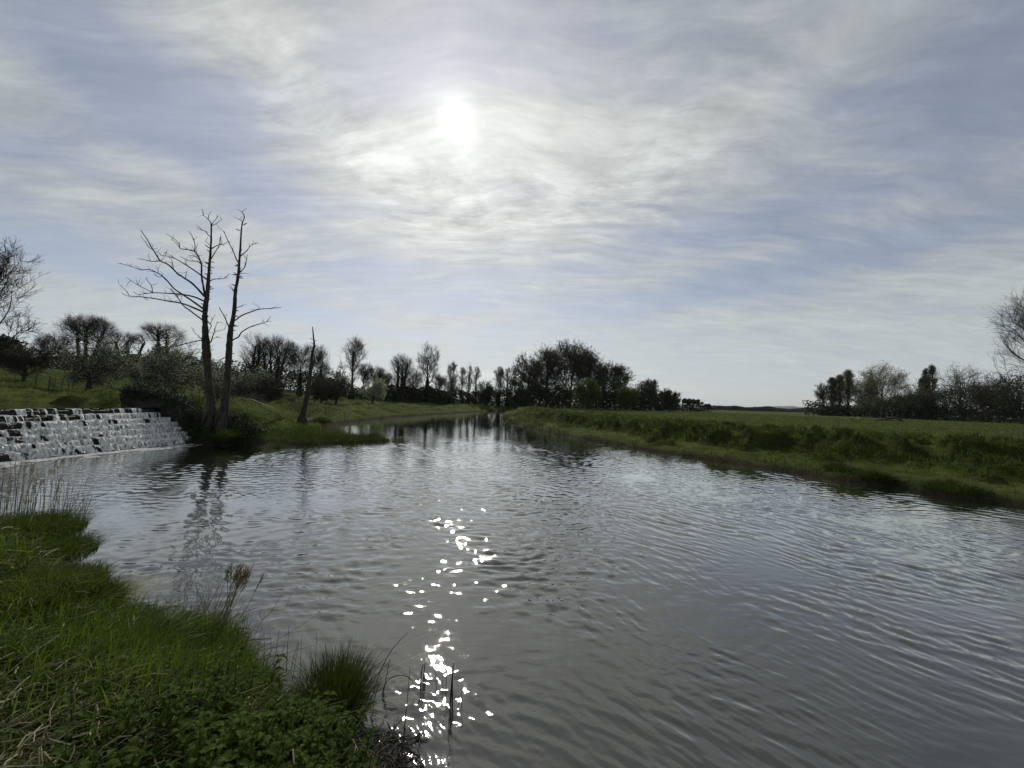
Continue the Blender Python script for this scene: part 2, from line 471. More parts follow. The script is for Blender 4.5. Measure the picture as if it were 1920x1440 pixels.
def water_mat():
    m_, t = material('river_water')
    pos = t.n('ShaderNodeNewGeometry').outputs['Position']
    s = t.n('ShaderNodeSeparateXYZ'); t.put(s.inputs[0], pos)
    wv = t.vm('SCALE', t.vm('SUBTRACT', t.noise(pos, 0.32, 2, out=1), (0.5, 0.5, 0.5)), 1.0)
    p2 = t.vm('ADD', pos, wv)
    wv2 = t.vm('SCALE', t.vm('SUBTRACT', t.noise(pos, 1.4, 2, out=1), (0.5, 0.5, 0.5)), 0.16)
    p3 = t.vm('ADD', p2, wv2)
    # crests running along x on the left, turning towards the viewer on the right
    A = t.noise(t.mapping(p3, (0, 0, 0), (0, 0, math.radians(6)), (3.0, 9.5, 1)), 1.0, 2.2, 0.5)
    B = t.noise(t.mapping(p3, (5, 3, 0), (0, 0, math.radians(-118)), (1.7, 8.0, 1)), 1.0, 2.2, 0.5)
    B = t.m('MULTIPLY', B, 1.15)
    D = t.noise(t.mapping(p3, (9, 1, 0), (0, 0, math.radians(38)), (4.0, 7.5, 1)), 1.0, 2.0, 0.5)
    E = t.noise(p3, 44.0, 1, 0.5)
    side = t.mapr(t.m('ADD', t.m('SUBTRACT', s.outputs[0], t.m('MULTIPLY', s.outputs[1], 0.12)), t.m('MULTIPLY', t.m('SUBTRACT', t.noise(pos, 0.25, 2), 0.5), 4.0)), -0.6, 2.2)
    H = t.m('ADD', t.m('MULTIPLY', A, t.m('SUBTRACT', 1.0, side)), t.m('MULTIPLY', B, side))
    H = t.m('ADD', H, t.m('MULTIPLY', D, 0.8))
    calm = t.mapr(t.noise(pos, 0.22, 3), 0.36, 0.62, 0.4, 1.1)
    near = t.m('MULTIPLY', t.mapr(s.outputs[1], 2.0, 7.0, 0.25, 0.8), t.mapr(s.outputs[1], 16.0, 36.0, 1.0, 0.2))
    H = t.m('MULTIPLY', t.m('MULTIPLY', H, calm), near)
    H = t.m('ADD', H, t.m('MULTIPLY', E, t.m('MULTIPLY', t.mapr(s.outputs[1], 2.0, 5.0, 0.07, 0.125), t.mapr(s.outputs[1], 7.0, 13.0, 1.0, 0.35))))
    bp = t.n('ShaderNodeBump'); bp.inputs['Strength'].default_value = 1.0; bp.inputs['Distance'].default_value = 0.008
    t.put(bp.inputs['Height'], H)
    df = t.n('ShaderNodeBsdfDiffuse'); t.put(df.inputs[0], t.mix(t.noise(pos, 0.4, 3), (0.038, 0.040, 0.035), (0.047, 0.049, 0.043)))
    gl = t.n('ShaderNodeBsdfGlossy'); gl.inputs[0].default_value = (1.0, 1.0, 0.97, 1)
    t.put(gl.inputs['Roughness'], t.mapr(s.outputs[1], 4.0, 40.0, 0.025, 0.05, False)); t.put(gl.inputs['Normal'], bp.outputs[0])
    fr = t.n('ShaderNodeFresnel'); fr.inputs[0].default_value = 1.40; t.put(fr.inputs['Normal'], bp.outputs[0])
    p = t.n('ShaderNodeMixShader'); t.put(p.inputs[0], t.m('MULTIPLY', fr.outputs[0], 2.2, clamp=True))
    t.nt.links.new(df.outputs[0], p.inputs[1]); t.nt.links.new(gl.outputs[0], p.inputs[2])
    out(t, p.outputs[0]); return m_


M['water'] = water_mat()


def foam_mat():
    m_, t = material('white_water')
    pos = t.n('ShaderNodeNewGeometry').outputs['Position']
    n = t.noise(t.mapping(pos, scale=(0.6, 1, 0.2)), 16.0, 5, 0.7)
    n2 = t.noise(pos, 38.0, 3, 0.6)
    col = t.mix(t.mapr(n, 0.36, 0.54), (0.20, 0.22, 0.22), (0.98, 0.99, 0.99))
    p = t.n('ShaderNodeBsdfPrincipled'); t.put(p.inputs['Base Color'], col)
    p.inputs['Roughness'].default_value = 0.28; p.inputs['Specular IOR Level'].default_value = 0.5
    bp = t.n('ShaderNodeBump'); bp.inputs['Strength'].default_value = 1.0; bp.inputs['Distance'].default_value = 0.09
    t.put(bp.inputs['Height'], t.m('ADD', n, t.m('MULTIPLY', n2, 0.4))); t.put(p.inputs['Normal'], bp.outputs[0])
    tr = t.n('ShaderNodeBsdfTranslucent'); t.put(tr.inputs[0], col)
    mx = t.n('ShaderNodeMixShader'); mx.inputs[0].default_value = 0.12
    t.nt.links.new(p.outputs[0], mx.inputs[1]); t.nt.links.new(tr.outputs[0], mx.inputs[2])
    out(t, mx.outputs[0]); return m_


M['foam'] = foam_mat()


def stone_mat(name, c1, c2, moss, rough=0.8, wetspec=0.3):
    m_, t = material(name)
    pos = t.n('ShaderNodeNewGeometry').outputs['Position']
    n = t.noise(pos, 3.0, 6, 0.65); n2 = t.noise(pos, 18.0, 5, 0.65)
    vo = t.n('ShaderNodeTexVoronoi', feature='DISTANCE_TO_EDGE'); t.put(vo.inputs['Vector'], t.mapping(pos, scale=(2.2, 2.2, 4.5))); vo.inputs['Scale'].default_value = 1.0
    col = t.mix(n, c1, c2)
    col = t.mix(t.mapr(n2, 0.45, 0.65, 0, 0.6), col, moss)
    col = t.mix(t.mapr(vo.outputs[0], 0.0, 0.05, 1.0, 0.0), col, (0.015, 0.015, 0.012))
    p = t.n('ShaderNodeBsdfPrincipled'); t.put(p.inputs['Base Color'], col)
    p.inputs['Roughness'].default_value = rough; p.inputs['Specular IOR Level'].default_value = wetspec
    bp = t.n('ShaderNodeBump'); bp.inputs['Strength'].default_value = 0.8; bp.inputs['Distance'].default_value = 0.05
    t.put(bp.inputs['Height'], t.m('ADD', t.mapr(vo.outputs[0], 0, 0.08), n2)); t.put(p.inputs['Normal'], bp.outputs[0])
    out(t, p.outputs[0]); return m_


M['wetstone'] = stone_mat('wet_stone', (0.015, 0.015, 0.012), (0.045, 0.042, 0.034), (0.02, 0.026, 0.012), 0.45, 0.3)
M['wallstone'] = stone_mat('wall_stone', (0.015, 0.014, 0.012), (0.045, 0.04, 0.033), (0.022, 0.028, 0.012))

# ------------------------------------------------------------------ terrain
LB = np.array([(-1.3, 99.5), (-4.5, 92), (-9, 73), (-13.5, 50), (-14.4, 34), (-13.9, 29.5), (-12.3, 25.6), (-9.6, 22.8), (-7.0, 21.5), (-6.2, 20.6), (-8.7, 18.4),
               (-10.7, 17.2), (-12.6, 16.9), (-14.3, 17.2)], float)
WF = np.array([(-14.3, 17.2), (-15.25, 11.4), (-16.4, 4.4)], float)          # foot of the weir
NB = np.array([(-16.4, 4.4), (-12, 5.0), (-8.2, 5.4), (-5.9, 4.95), (-4.8, 4.25), (-3.65, 3.75), (-2.6, 3.40), (-1.85, 3.0), (-1.15, 2.72), (-0.75, 2.38), (-0.25, 1.9),
               (0.7, 1.15), (2.5, 0.2), (5, -1.3), (12, -5), (40, -18)], float)
RB = np.array([(40, -10), (26, -2), (18, 4.2), (13.3, 9.9), (10.7, 14.2), (6.9, 20.5), (4, 27), (1.7, 34), (-0.9, 48), (-1.6, 70), (-1.3, 92), (-1.0, 99)], float)


def pdist(x, y, poly):
    d = np.full(x.shape, 1e9)
    for a, b in zip(poly[:-1], poly[1:]):
        e = b - a
        t = np.clip(((x - a[0]) * e[0] + (y - a[1]) * e[1]) / (e @ e), 0, 1)
        d = np.minimum(d, np.hypot(x - a[0] - t * e[0], y - a[1] - t * e[1]))
    return d


RIV = np.concatenate([LB, WF[1:], NB[1:], RB])


def inside(x, y, poly):
    r = np.zeros(x.shape, bool)
    j = len(poly) - 1
    for i in range(len(poly)):
        xi, yi = poly[i]; xj, yj = poly[j]
        c = ((yi > y) != (yj > y)) & (x < (xj - xi) * (y - yi) / (yj - yi + 1e-12) + xi)
        r ^= c; j = i
    return r


def terrain(x, y):
    x = np.asarray(x, float); y = np.asarray(y, float)
    jx = (fbm(x * 0.9, y * 0.9, 3, 3) - 0.5) * 0.7; jy = (fbm(x * 0.9, y * 0.9, 7, 3) - 0.5) * 0.7
    xq, yq = x + jx, y + jy
    dL = np.minimum(pdist(xq, yq, LB), pdist(xq, yq, WF)); dN = pdist(xq, yq, NB); dR = pdist(xq, yq, RB)
    ins = inside(xq, yq, RIV)
    big = fbm(x * 0.11, y * 0.11, 11, 3) - 0.5
    med = fbm(x * 0.45, y * 0.45, 15, 3) - 0.5
    tus = sst(0.5, 0.78, fbm(x * 0.55, y * 0.55, 21, 3))
    fin = fbm(x * 2.6, y * 2.6, 25, 3) - 0.5
    # left bank
    a = x / np.maximum(y, 1.0)
    A = 1.5 + 1.9 * np.clip(-a - 0.2, 0, 1.05)
    d = dL
    hL = 0.30 * sst(0.0, 0.5, d) + 0.75 * sst(0.8, 4.5, d) + A * sst(12 - 10 * sst(28, 48, y), 50 - 4 * sst(28, 48, y), d) + med * 0.5 * sst(0.5, 4, d) + tus * 0.28 * sst(0.5, 2, d) * (1 - sst(16, 40, d))
    spit = np.exp(-(((x + 8.4) / 2.9) ** 2 + ((y - 19.9) / 3.4) ** 4))
    hL = hL + 0.30 * sst(0.6, 0.1, worley(x + med, y + med, 2.6, 4, 0.6)) * sst(1.5, 4, d) * (1 - sst(14, 26, d)) * (1 - spit)
    hL = hL * (1 - spit) + spit * (0.16 + 0.25 * med) * sst(0.0, 0.5, d)
    hL = hL + 0.55 * sst(-15.5, -19, x) * (1 - sst(24, 40, y))
    hL = hL + 1.1 * np.exp(-(((x + 14.9) / 2.3) ** 2 + ((y - 19.2) / 1.5) ** 2)) + 0.5 * np.exp(-(((x + 13.0) / 1.3) ** 2 + ((y - 18.2) / 0.9) ** 2))
    # right bank
    k = 1.0 + 1.1 * (1 - sst(9, 19, y))
    dr = dR / k
    wx = x + (fbm(x * 0.9, y * 0.9, 33, 3) - 0.5) * 2.0; wy = y + (fbm(x * 0.9, y * 0.9, 36, 3) - 0.5) * 2.0
    cell = sst(0.60, 0.28, worley(wx, wy, 1.2, 1, 0.85)) ; cell2 = sst(0.52, 0.25, worley(wx, wy, 1.25, 2, 0.4))
    hR = 0.20 * sst(0.0, 0.4, dR) + 0.24 * sst(0.3, 2.6, dr) + 0.66 * sst(2.9, 4.3, dr + med * 3.2) + med * 0.14 + cell * 0.24 * sst(2.2, 3.2, dr + med * 3) * (1 - sst(6.0, 9.5, dr + med * 3)) + cell2 * 0.22 * sst(0.5, 1.3, dr) * (1 - sst(12, 18, dr)) + 0.15 * sst(8, 30, dr)
    hR = hR + 0.06 * big
    # near bank
    mounds = sum(a_ * np.exp(-(((x - x_) / r_) ** 2 + ((y - y_) / r_) ** 2)) for x_, y_, r_, a_ in ((-4.85, 3.7, .45, .24), (-5.7, 3.9, .55, .26), (-3.95, 3.15, .3, .14), (-4.5, 2.95, .4, .14), (-2.95, 2.85, .26, .1)))
    hN = mounds * sst(0, 0.4, dN) + 0.30 * sst(0.0, 0.22, dN) + 0.40 * sst(0.15, 0.95, dN) + med * 0.10 * sst(0.2, 1, dN) + 0.15 * sst(-3.2, -4.6, x)
    h = np.where(dR < np.minimum(dL, dN), hR, np.where(dL < dN, hL, hN))
    tt_ = sst(86, 99, y); mw = sst(-12, 14, x - (y - 99) * 0.25)
    h = np.where(y > 60, h * (1 - tt_) + tt_ * (hL * (1 - mw) + hR * mw), h)
    fa = sst(70, 160, np.hypot(x, y))
    h = h + fin * 0.10 * np.clip(np.minimum(np.minimum(dL, dN), dR) * 1.5, 0.25, 1) * (1 - fa)
    # upstream channel above the weir
    ch = sst(-16.9, -17.4, x + 0.18 * (y - 17.4)) * sst(4.0, 5.2, y) * sst(19.3, 18.2, y + (x + 18) * 0.10 + med * 1.2)
    h = h * (1 - ch) + np.minimum(h, 0.95) * ch
    # under the weir steps
    wz = inside(x, y, np.array([(-14.2, 17.3), (-16.9, 17.9), (-19.2, 4.3), (-16.3, 4.3)]))
    h = np.where(wz, np.minimum(h, -0.2), h)
    h = np.where(ins, -0.25 - 0.9 * sst(0.0, 3.0, np.minimum(np.minimum(dL, dN), dR)), h)
    h = np.where(ins & (np.minimum(np.minimum(dL, dN), dR) < 0.25), -0.04 - np.minimum(np.minimum(dL, dN), dR) * 0.84, h)
    # far land: gentle flat fields
    far = sst(170, 600, np.hypot(x, y))
    return h * (1 - far) + 1.2 * far


def tz(x, y):
    return float(terrain(np.array([float(x)]), np.array([float(y)]))[0])


def build_ground():
    th = np.concatenate([np.radians(np.linspace(-68, 68, 620)), np.radians(np.linspace(68, 292, 90)[1:-1])])
    r = np.concatenate([[0.02], np.geomspace(0.35, 70, 520), np.geomspace(70, 9000, 130)[1:]])
    TH, RR = np.meshgrid(th, r, indexing='ij')
    x = RR * np.sin(TH); y = RR * np.cos(TH)
    z = terrain(x, y)
    n, k = x.shape
    idx = np.arange(n * k).reshape(n, k)
    a = idx; b = np.roll(idx, -1, 0)
    Q = np.stack([a[:, :-1], b[:, :-1], b[:, 1:], a[:, 1:]], -1)
    o = mesh_obj('ground', np.stack([x, y, z], -1), Q, M['ground'], smooth=True)
    tag(o, 'grassy river banks and meadow', kind='structure')


build_ground()


def grid_plane(name, x0, x1, y0, y1, z, mat, nx=2, ny=2):
    xs = np.linspace(x0, x1, nx); ys = np.linspace(y0, y1, ny)
    Xg, Yg = np.meshgrid(xs, ys, indexing='ij')
    idx = np.arange(nx * ny).reshape(nx, ny)
    Q = np.stack([idx[:-1, :-1], idx[1:, :-1], idx[1:, 1:], idx[:-1, 1:]], -1)
    return mesh_obj(name, np.stack([Xg, Yg, np.full_like(Xg, z)], -1), Q, mat)



def build_water():
    """the river's surface with real ripples; the mesh is finest near the bank one stands on"""
    rng = np.random.default_rng(17)
    th = np.concatenate([np.radians(np.linspace(-60, 60, 1250)), np.radians(np.linspace(60, 300, 60)[1:-1])])
    r = np.concatenate([[0.02, 0.5], np.geomspace(1.2, 48, 840), np.geomspace(48, 190, 60)[1:]])
    TH, RR = np.meshgrid(th, r, indexing='ij')
    x = RR * np.sin(TH); y = RR * np.cos(TH)
    step = RR * 0.0045
    wx = x + (fbm(x * 0.5, y * 0.5, 151, 2) - 0.5) * 0.9; wy = y + (fbm(x * 0.5, y * 0.5, 154, 2) - 0.5) * 0.9
    side = sst(-0.4, 2.0, x - 0.12 * y + (fbm(x * 0.3, y * 0.3, 157, 2) - 0.5) * 4)
    hA = np.zeros_like(x); hB = np.zeros_like(x)
    grp = [fbm(x * 0.8 + 9 * i, y * 1.1 + 5 * i, 160 + i, 2) for i in range(4)]
    for i in range(56):
        lam = 0.075 * (6.0 ** rng.random()); k = 2 * np.pi / lam
        famB = i % 2
        a = (math.radians(30) + rng.normal(0, 0.33)) if famB else (math.radians(92) + rng.normal(0, 0.42))
        amp = 0.045 / k * (1.0 if lam < 0.35 else 0.7)
        fade = sst(2.2, 4.0, lam / step)
        wv = np.sin((wx * math.cos(a) + wy * math.sin(a)) * k + rng.uniform(0, 6.28)) * amp * fade * sst(0.30, 0.62, grp[i % 4])
        if famB: hB += wv
        else: hA += wv
    calm = 0.60 + 0.60 * sst(0.36, 0.62, fbm(x * 0.22, y * 0.22, 171, 2))
    dist = (0.42 + 0.68 * sst(2.4, 6.5, RR)) * (1 - 0.65 * sst(16, 34, y))
    z = (hA * (1 - 0.65 * side) + hB * (0.25 + 0.9 * side)) * calm * dist
    front = (np.abs(TH) < math.radians(60)) & (RR < 48) & (RR > 1.2)
    z = np.where(front, z, 0)
    n, k = x.shape
    idx = np.arange(n * k).reshape(n, k); b = np.roll(idx, -1, 0)
    Q = np.stack([idx[:, :-1], b[:, :-1], b[:, 1:], idx[:, 1:]], -1)
    tag(mesh_obj('water', np.stack([x, y, z], -1), Q, M['water'], smooth=True), 'wide rippled river', kind='structure')


build_water()


# hills on the far horizon
def build_hills():
    rng = np.random.default_rng(5)
    for (p0, p1, Y, top, seed) in ((1395, 1560, 3800, 762, 1),):
        n = 120
        px = np.linspace(p0, p1, n)
        V = []
        for i, p in enumerate(px):
            t = i / (n - 1)
            e = math.sin(math.pi * t) ** 0.5
            b = at(p, 800, Y); hz = CAMH
            hgt = 52 * e * (0.75 + 0.25 * vnoise(np.array(t * 7), np.array(0.5), 40)) + 7 * float(vnoise(np.array(t * 42), np.array(2.5), 41)) * e
            V += [(b[0], Y - 500, 0), (b[0], Y - 150, hgt * 0.7), (b[0], Y, hgt), (b[0], Y + 400, 0)]
        Q = []
        for i in range(n - 1):
            for j in range(3):
                k = i * 4 + j
                Q.append((k, k + 4, k + 5, k + 1))
        m_, t = material('hill_woods')
        p = t.n('ShaderNodeBsdfPrincipled'); pos = t.n('ShaderNodeNewGeometry').outputs['Position']
        t.put(p.inputs['Base Color'], t.mix(t.noise(pos, 0.02, 5), (0.03, 0.04, 0.02), (0.09, 0.1, 0.04))); p.inputs['Roughness'].default_value = 1
        out(t, p.outputs[0])
        tag(mesh_obj('hills', V, Q, m_, smooth=True), 'low wooded hill on the horizon', kind='structure')


build_hills()

# ------------------------------------------------------------------ weir
def wp(s, inn, z):
    """point at distance s along the weir foot from its far end, inn metres up-stream of the foot"""
    a = WF[0]; b = WF[2]; e = (b - a) / np.linalg.norm(b - a); nn = np.array([e[1], -e[0]])
    if nn[0] > 0: nn = -nn
    s = np.asarray(s, float); inn = np.asarray(inn, float)
    return np.stack([a[0] + e[0] * s + nn[0] * inn, a[1] + e[1] * s + nn[1] * inn, np.broadcast_to(z, s.shape)], -1)


WL = 12.9; NST = 7; RISE = 0.205; TREAD = 0.37
ZTOP = NST * RISE


def build_weir():
    rng = np.random.default_rng(8)
    root = empty('stone_weir', wp(np.array(6.0), np.array(0.6), np.array(0.0)), 'stepped dark stone weir with white water spilling over it', 'weir')
    og = np.array(root.location)
    for k in range(NST):
        n = 190
        s = np.linspace(-0.9 + 0.1 * k, WL, n)
        blk = np.floor(s / 0.62 + rng.random())
        jit = np.array([np.random.default_rng(int(b) * 13 + k + 200).normal(0, 0.035) for b in blk])
        jz = np.array([np.random.default_rng(int(b) * 17 + k + 300).normal(0, 0.02) for b in blk])
        zt = (k + 1) * RISE; fr = k * TREAD + jit
        rows = [wp(s, fr - 0.05 + rng.normal(0, 0.012, n), zt - RISE - 0.25), wp(s, fr + rng.normal(0, 0.012, n), zt - RISE * 0.5 + jz), wp(s, fr + 0.01, zt - 0.03 + jz),
                wp(s, fr + 0.05, zt + jz), wp(s, np.full(n, (k + 1) * TREAD + 0.12), zt + jz * 0.5 - 0.004 * k)]
        V = np.stack(rows, 1); kk = V.shape[1]
        idx = np.arange(n * kk).reshape(n, kk)
        Q = np.stack([idx[:-1, :-1], idx[1:, :-1], idx[1:, 1:], idx[:-1, 1:]], -1)
        mesh_obj('step', V.reshape(-1, 3) - og, Q, M['wetstone'], root)
    # crest sill
    s = np.linspace(-0.3, WL, 80)
    rows = [wp(s, np.full(80, NST * TREAD + 0.05), ZTOP - 0.2), wp(s, np.full(80, NST * TREAD + 0.05), ZTOP + 0.015), wp(s, np.full(80, NST * TREAD + 0.5), ZTOP + 0.015), wp(s, np.full(80, NST * TREAD + 0.5), ZTOP - 0.4)]
    V = np.stack(rows, 1); idx = np.arange(80 * 4).reshape(80, 4)
    Q = np.stack([idx[:-1, :-1], idx[1:, :-1], idx[1:, 1:], idx[:-1, 1:]], -1)
    mesh_obj('crest_sill', V.reshape(-1, 3) - og, Q, M['wetstone'], root)
    # white water: one rough sheet that follows the steps, with gaps where the stone shows
    n = 900; s = np.linspace(-0.35, WL, n)
    prof = []        # (inn, z, step, t)
    for k in range(NST, -1, -1):
        zt = k * RISE
        if k < NST + 0:
            pass
        if k == 0: break
        fr = (k - 1) * TREAD
        prof += [(fr + TREAD * 0.9, zt + 0.03, k, 0.0), (fr + TREAD * 0.55, zt + 0.035, k, 0.1), (fr + TREAD * 0.25, zt + 0.04, k, 0.2), (fr + 0.05, zt + 0.04, k, 0.3), (fr - 0.015, zt + 0.015, k, 0.4),
                 (fr - 0.05, zt - RISE * 0.18, k, 0.5), (fr - 0.075, zt - RISE * 0.44, k, 0.65), (fr - 0.10, zt - RISE * 0.74, k, 0.8), (fr - 0.15, zt - RISE * 0.96, k, 1.0)]
    prof = np.array(prof); q = np.linspace(0, len(prof) - 1, (len(prof) - 1) * 3 + 1)
    prof = np.stack([np.interp(q, np.arange(len(prof)), prof[:, c_]) for c_ in range(4)], -1); prof[:, 2] = np.ceil(prof[:, 2] - 1e-6); K = len(prof)
    S_, I_ = np.meshgrid(s, np.arange(K), indexing='ij')
    inn = prof[I_, 0]; z = prof[I_, 1]; kk = prof[I_, 2]; tt = prof[I_, 3]
    flow = I_ * 0.03
    d1 = fbm(S_ * 5.5 + 3 * kk, flow * 1.6 + 3, 50, 4) - 0.5; d2 = fbm(S_ * 19 + kk * 5, flow * 2.2 + 7, 55, 3) - 0.5
    rough = 0.4 + 0.12 * (NST - kk)
    inn = inn - (d1 * 0.16 + d2 * 0.10) * rough - 0.02
    z = z + (d2 * 0.13 + d1 * 0.12) * rough + 0.01
    P = wp(S_, inn, z)
    # coverage
    cvr = 0.38 * fbm(S_ * 2.3 + kk * 7.7, kk * 3.1 + flow * 0.25, 60, 2) + 0.62 * fbm(S_ * 8 + kk * 3.3 + flow * 0.8, flow * 0.9 + 9, 64, 3)
    thin = 0.45 * fbm(S_ * 3.1 + kk * 5.5, kk * 2.0, 61, 2) + 0.55 * fbm(S_ * 11 + kk * 4.1, kk * 5 + flow * 0.25, 67, 2)
    cvr = np.where(kk >= 6, thin, cvr)
    thr = np.where(kk >= 7, 0.555, np.where(kk == 6, 0.50, np.where(kk == 5, 0.445, np.where(kk == 4, 0.405, 0.39))))
    thr = thr - 0.03 * (kk < 6) + np.where(tt > 0.35, 0.0, -0.03) - 0.10 * sst(3.5, 1.0, S_) * (kk < 7) + 0.05 * (kk == 1) * sst(2.0, 4.0, S_)
    ok = cvr > thr
    okq = ok[:-1, :-1] & ok[1:, :-1] & ok[1:, 1:] & ok[:-1, 1:]
    idx = np.arange(n * K).reshape(n, K)
    Q = np.stack([idx[:-1, :-1], idx[1:, :-1], idx[1:, 1:], idx[:-1, 1:]], -1)[okq]
    tag(mesh_obj('cascading_water', P, Q, M['foam'], smooth=True), 'white water tumbling down the weir steps', kind='stuff')
    # foam where it meets the river
    n2 = 620; m2 = 46
    s = np.linspace(-0.8, WL, n2); o_ = np.linspace(0.15, -1.25, m2)
    S_, O_ = np.meshgrid(s, o_, indexing='ij')
    f = fbm(S_ * 2.2, O_ * 3 + 2, 70, 4) * 0.55 + fbm(S_ * 7, O_ * 14, 74, 3) * 0.45
    edge = 0.18 + 0.78 * sst(0.05, -0.95, O_) - 0.35 * sst(0, -0.25, O_) * 0
    wd_ = -0.12
    ok = f > edge * 0.60 + wd_ * 0.6
    ok &= np.abs(S_ - 6) < 20
    okq = ok[:-1, :-1] & ok[1:, :-1] & ok[1:, 1:] & ok[:-1, 1:]
    P = wp(S_, O_, 0.012 + 0.045 * (f - 0.4) * sst(-0.6, 0.0, O_))
    idx = np.arange(n2 * m2).reshape(n2, m2)
    Q = np.stack([idx[:-1, :-1], idx[1:, :-1], idx[1:, 1:], idx[:-1, 1:]], -1)[okq]
    tag(mesh_obj('foam', P, Q, M['foam'], smooth=True), 'white foam along the foot of the weir', kind='stuff')
    # water above the weir
    a = wp(np.array([-2.0, WL]), np.array([NST * TREAD - 0.02] * 2), ZTOP + 0.045)
    V = [a[0], a[1], (-60, 4.2, ZTOP + 0.045), (-60, 26, ZTOP + 0.045)]
    tag(mesh_obj('upstream_water', V, [(3, 2, 1, 0)], M['water']), 'still river water above the weir', kind='structure')


build_weir()


def rough_wall(name, path, thick, zb, ztop, mat, seed, label, cat, nz=14, amp=0.22):
    """stone wall along a path of (x,y) with tops ztop"""
    path = np.asarray(path, float); ztop = np.asarray(ztop, float)
    L = np.concatenate([[0], np.cumsum(np.hypot(*np.diff(path, axis=0).T))])
    n = int(L[-1] / 0.09); s = np.linspace(0, L[-1], n)
    x = np.interp(s, L, path[:, 0]); y = np.interp(s, L, path[:, 1]); zt = np.interp(s, L, ztop)
    zt = zt + (fbm(s * 1.7, s * 0, seed, 3) - 0.5) * 0.22
    tx = np.gradient(x); ty = np.gradient(y); l = np.hypot(tx, ty); nx, ny = -ty / l, tx / l
    if ny.mean() < 0: nx, ny = -nx, -ny                # towards the back (+y)
    rows = []
    for j in range(nz + 1):
        f = j / nz; z = zb + (zt - zb) * f
        o_ = (fbm(s * 3, z * 5 + 9, seed + 3, 4) - 0.5) * amp * 2.4 - 0.02 + 0.16 * f
        rows.append(np.stack([x + nx * o_, y + ny * o_, z], -1))
    for f in (0.3, 0.7, 1.0):
        o_ = 0.16 + thick * f
        rows.append(np.stack([x + nx * o_, y + ny * o_, zt + 0.05 * (1 - abs(f - 0.5)) + (fbm(s * 3, s * 0 + f * 7, seed + 8, 3) - 0.5) * 0.1], -1))
    rows.append(np.stack([x + nx * (thick + 0.2), y + ny * (thick + 0.2), np.full(n, zb)], -1))
    V = np.stack(rows, 1); k = V.shape[1]
    mb = MB(); idx = np.arange(n * k).reshape(n, k)
    mb.add(V, np.stack([idx[:-1, :-1], idx[1:, :-1], idx[1:, 1:], idx[:-1, 1:]], -1))
    for e in (0, n - 1):                                # end faces
        for j in range(nz):
            i0, i1 = idx[e, j], idx[e, j + 1]
            p0, p1 = V[e, j], V[e, j + 1]
            b0 = (x[e] + nx[e] * (thick + 0.2), y[e] + ny[e] * (thick + 0.2), p0[2]); b1 = (b0[0], b0[1], p1[2])
            mb.add([p0, p1, b1, b0], [(0, 1, 2, 3)])
    o = mb.build(name, mat, smooth=True)
    return tag(o, label, cat)


rough_wall('stone_abutment', [(-19.6, 19.2), (-18.2, 18.9), (-16.6, 18.2), (-15.5, 17.8), (-14.8, 17.45)], 0.6, -0.3, [2.34, 2.32, 2.12, 1.6, 0.95],
           M['wallstone'], 80, 'dark mossy stone wall sloping down beside the weir', 'wall')

def cover(name, label, pts, size, mat, seed, spread=0.12, per=26):
    rng = np.random.default_rng(seed); P = np.repeat(np.asarray(pts), per, 0) + rng.normal(0, spread, (len(pts) * per, 3))
    V, Q = leaves(P, size, rng); return tag(mesh_obj(name, V, Q, mat), label, kind='stuff')


def bank_cover():
    rng = np.random.default_rng(83); pts = []
    for _ in range(330):                                # leaves added to darken the sunlit top and shoulder of the wall
        t = rng.random(); x = np.interp(t, [0, .3, .55, .8, 1], [-19.4, -18.2, -16.6, -15.3, -14.2]); y = np.interp(t, [0, .3, .55, .8, 1], [19.4, 19.1, 18.4, 17.9, 17.3]); z = np.interp(t, [0, .3, .55, .8, 1], [2.34, 2.34, 2.2, 1.85, 1.2])
        pts.append((x + rng.normal(0, .1), y + rng.uniform(-.25, .5), z - abs(rng.normal(0, .28)) * (rng.random() < .6)))
    for _ in range(290):                                # leaves added to darken the bank under the dead trees
        x = rng.uniform(-14.9, -11.4); y = 16.95 + rng.random() ** 1.5 * 1.3
        pts.append((x, y, tz(x, y) + rng.uniform(0, .22)))
    cover('added_leaf_cover', 'dark ivy and brambles over the wall end and the bank under the dead trees', pts, .085, M['ivy'], 84)


bank_cover()

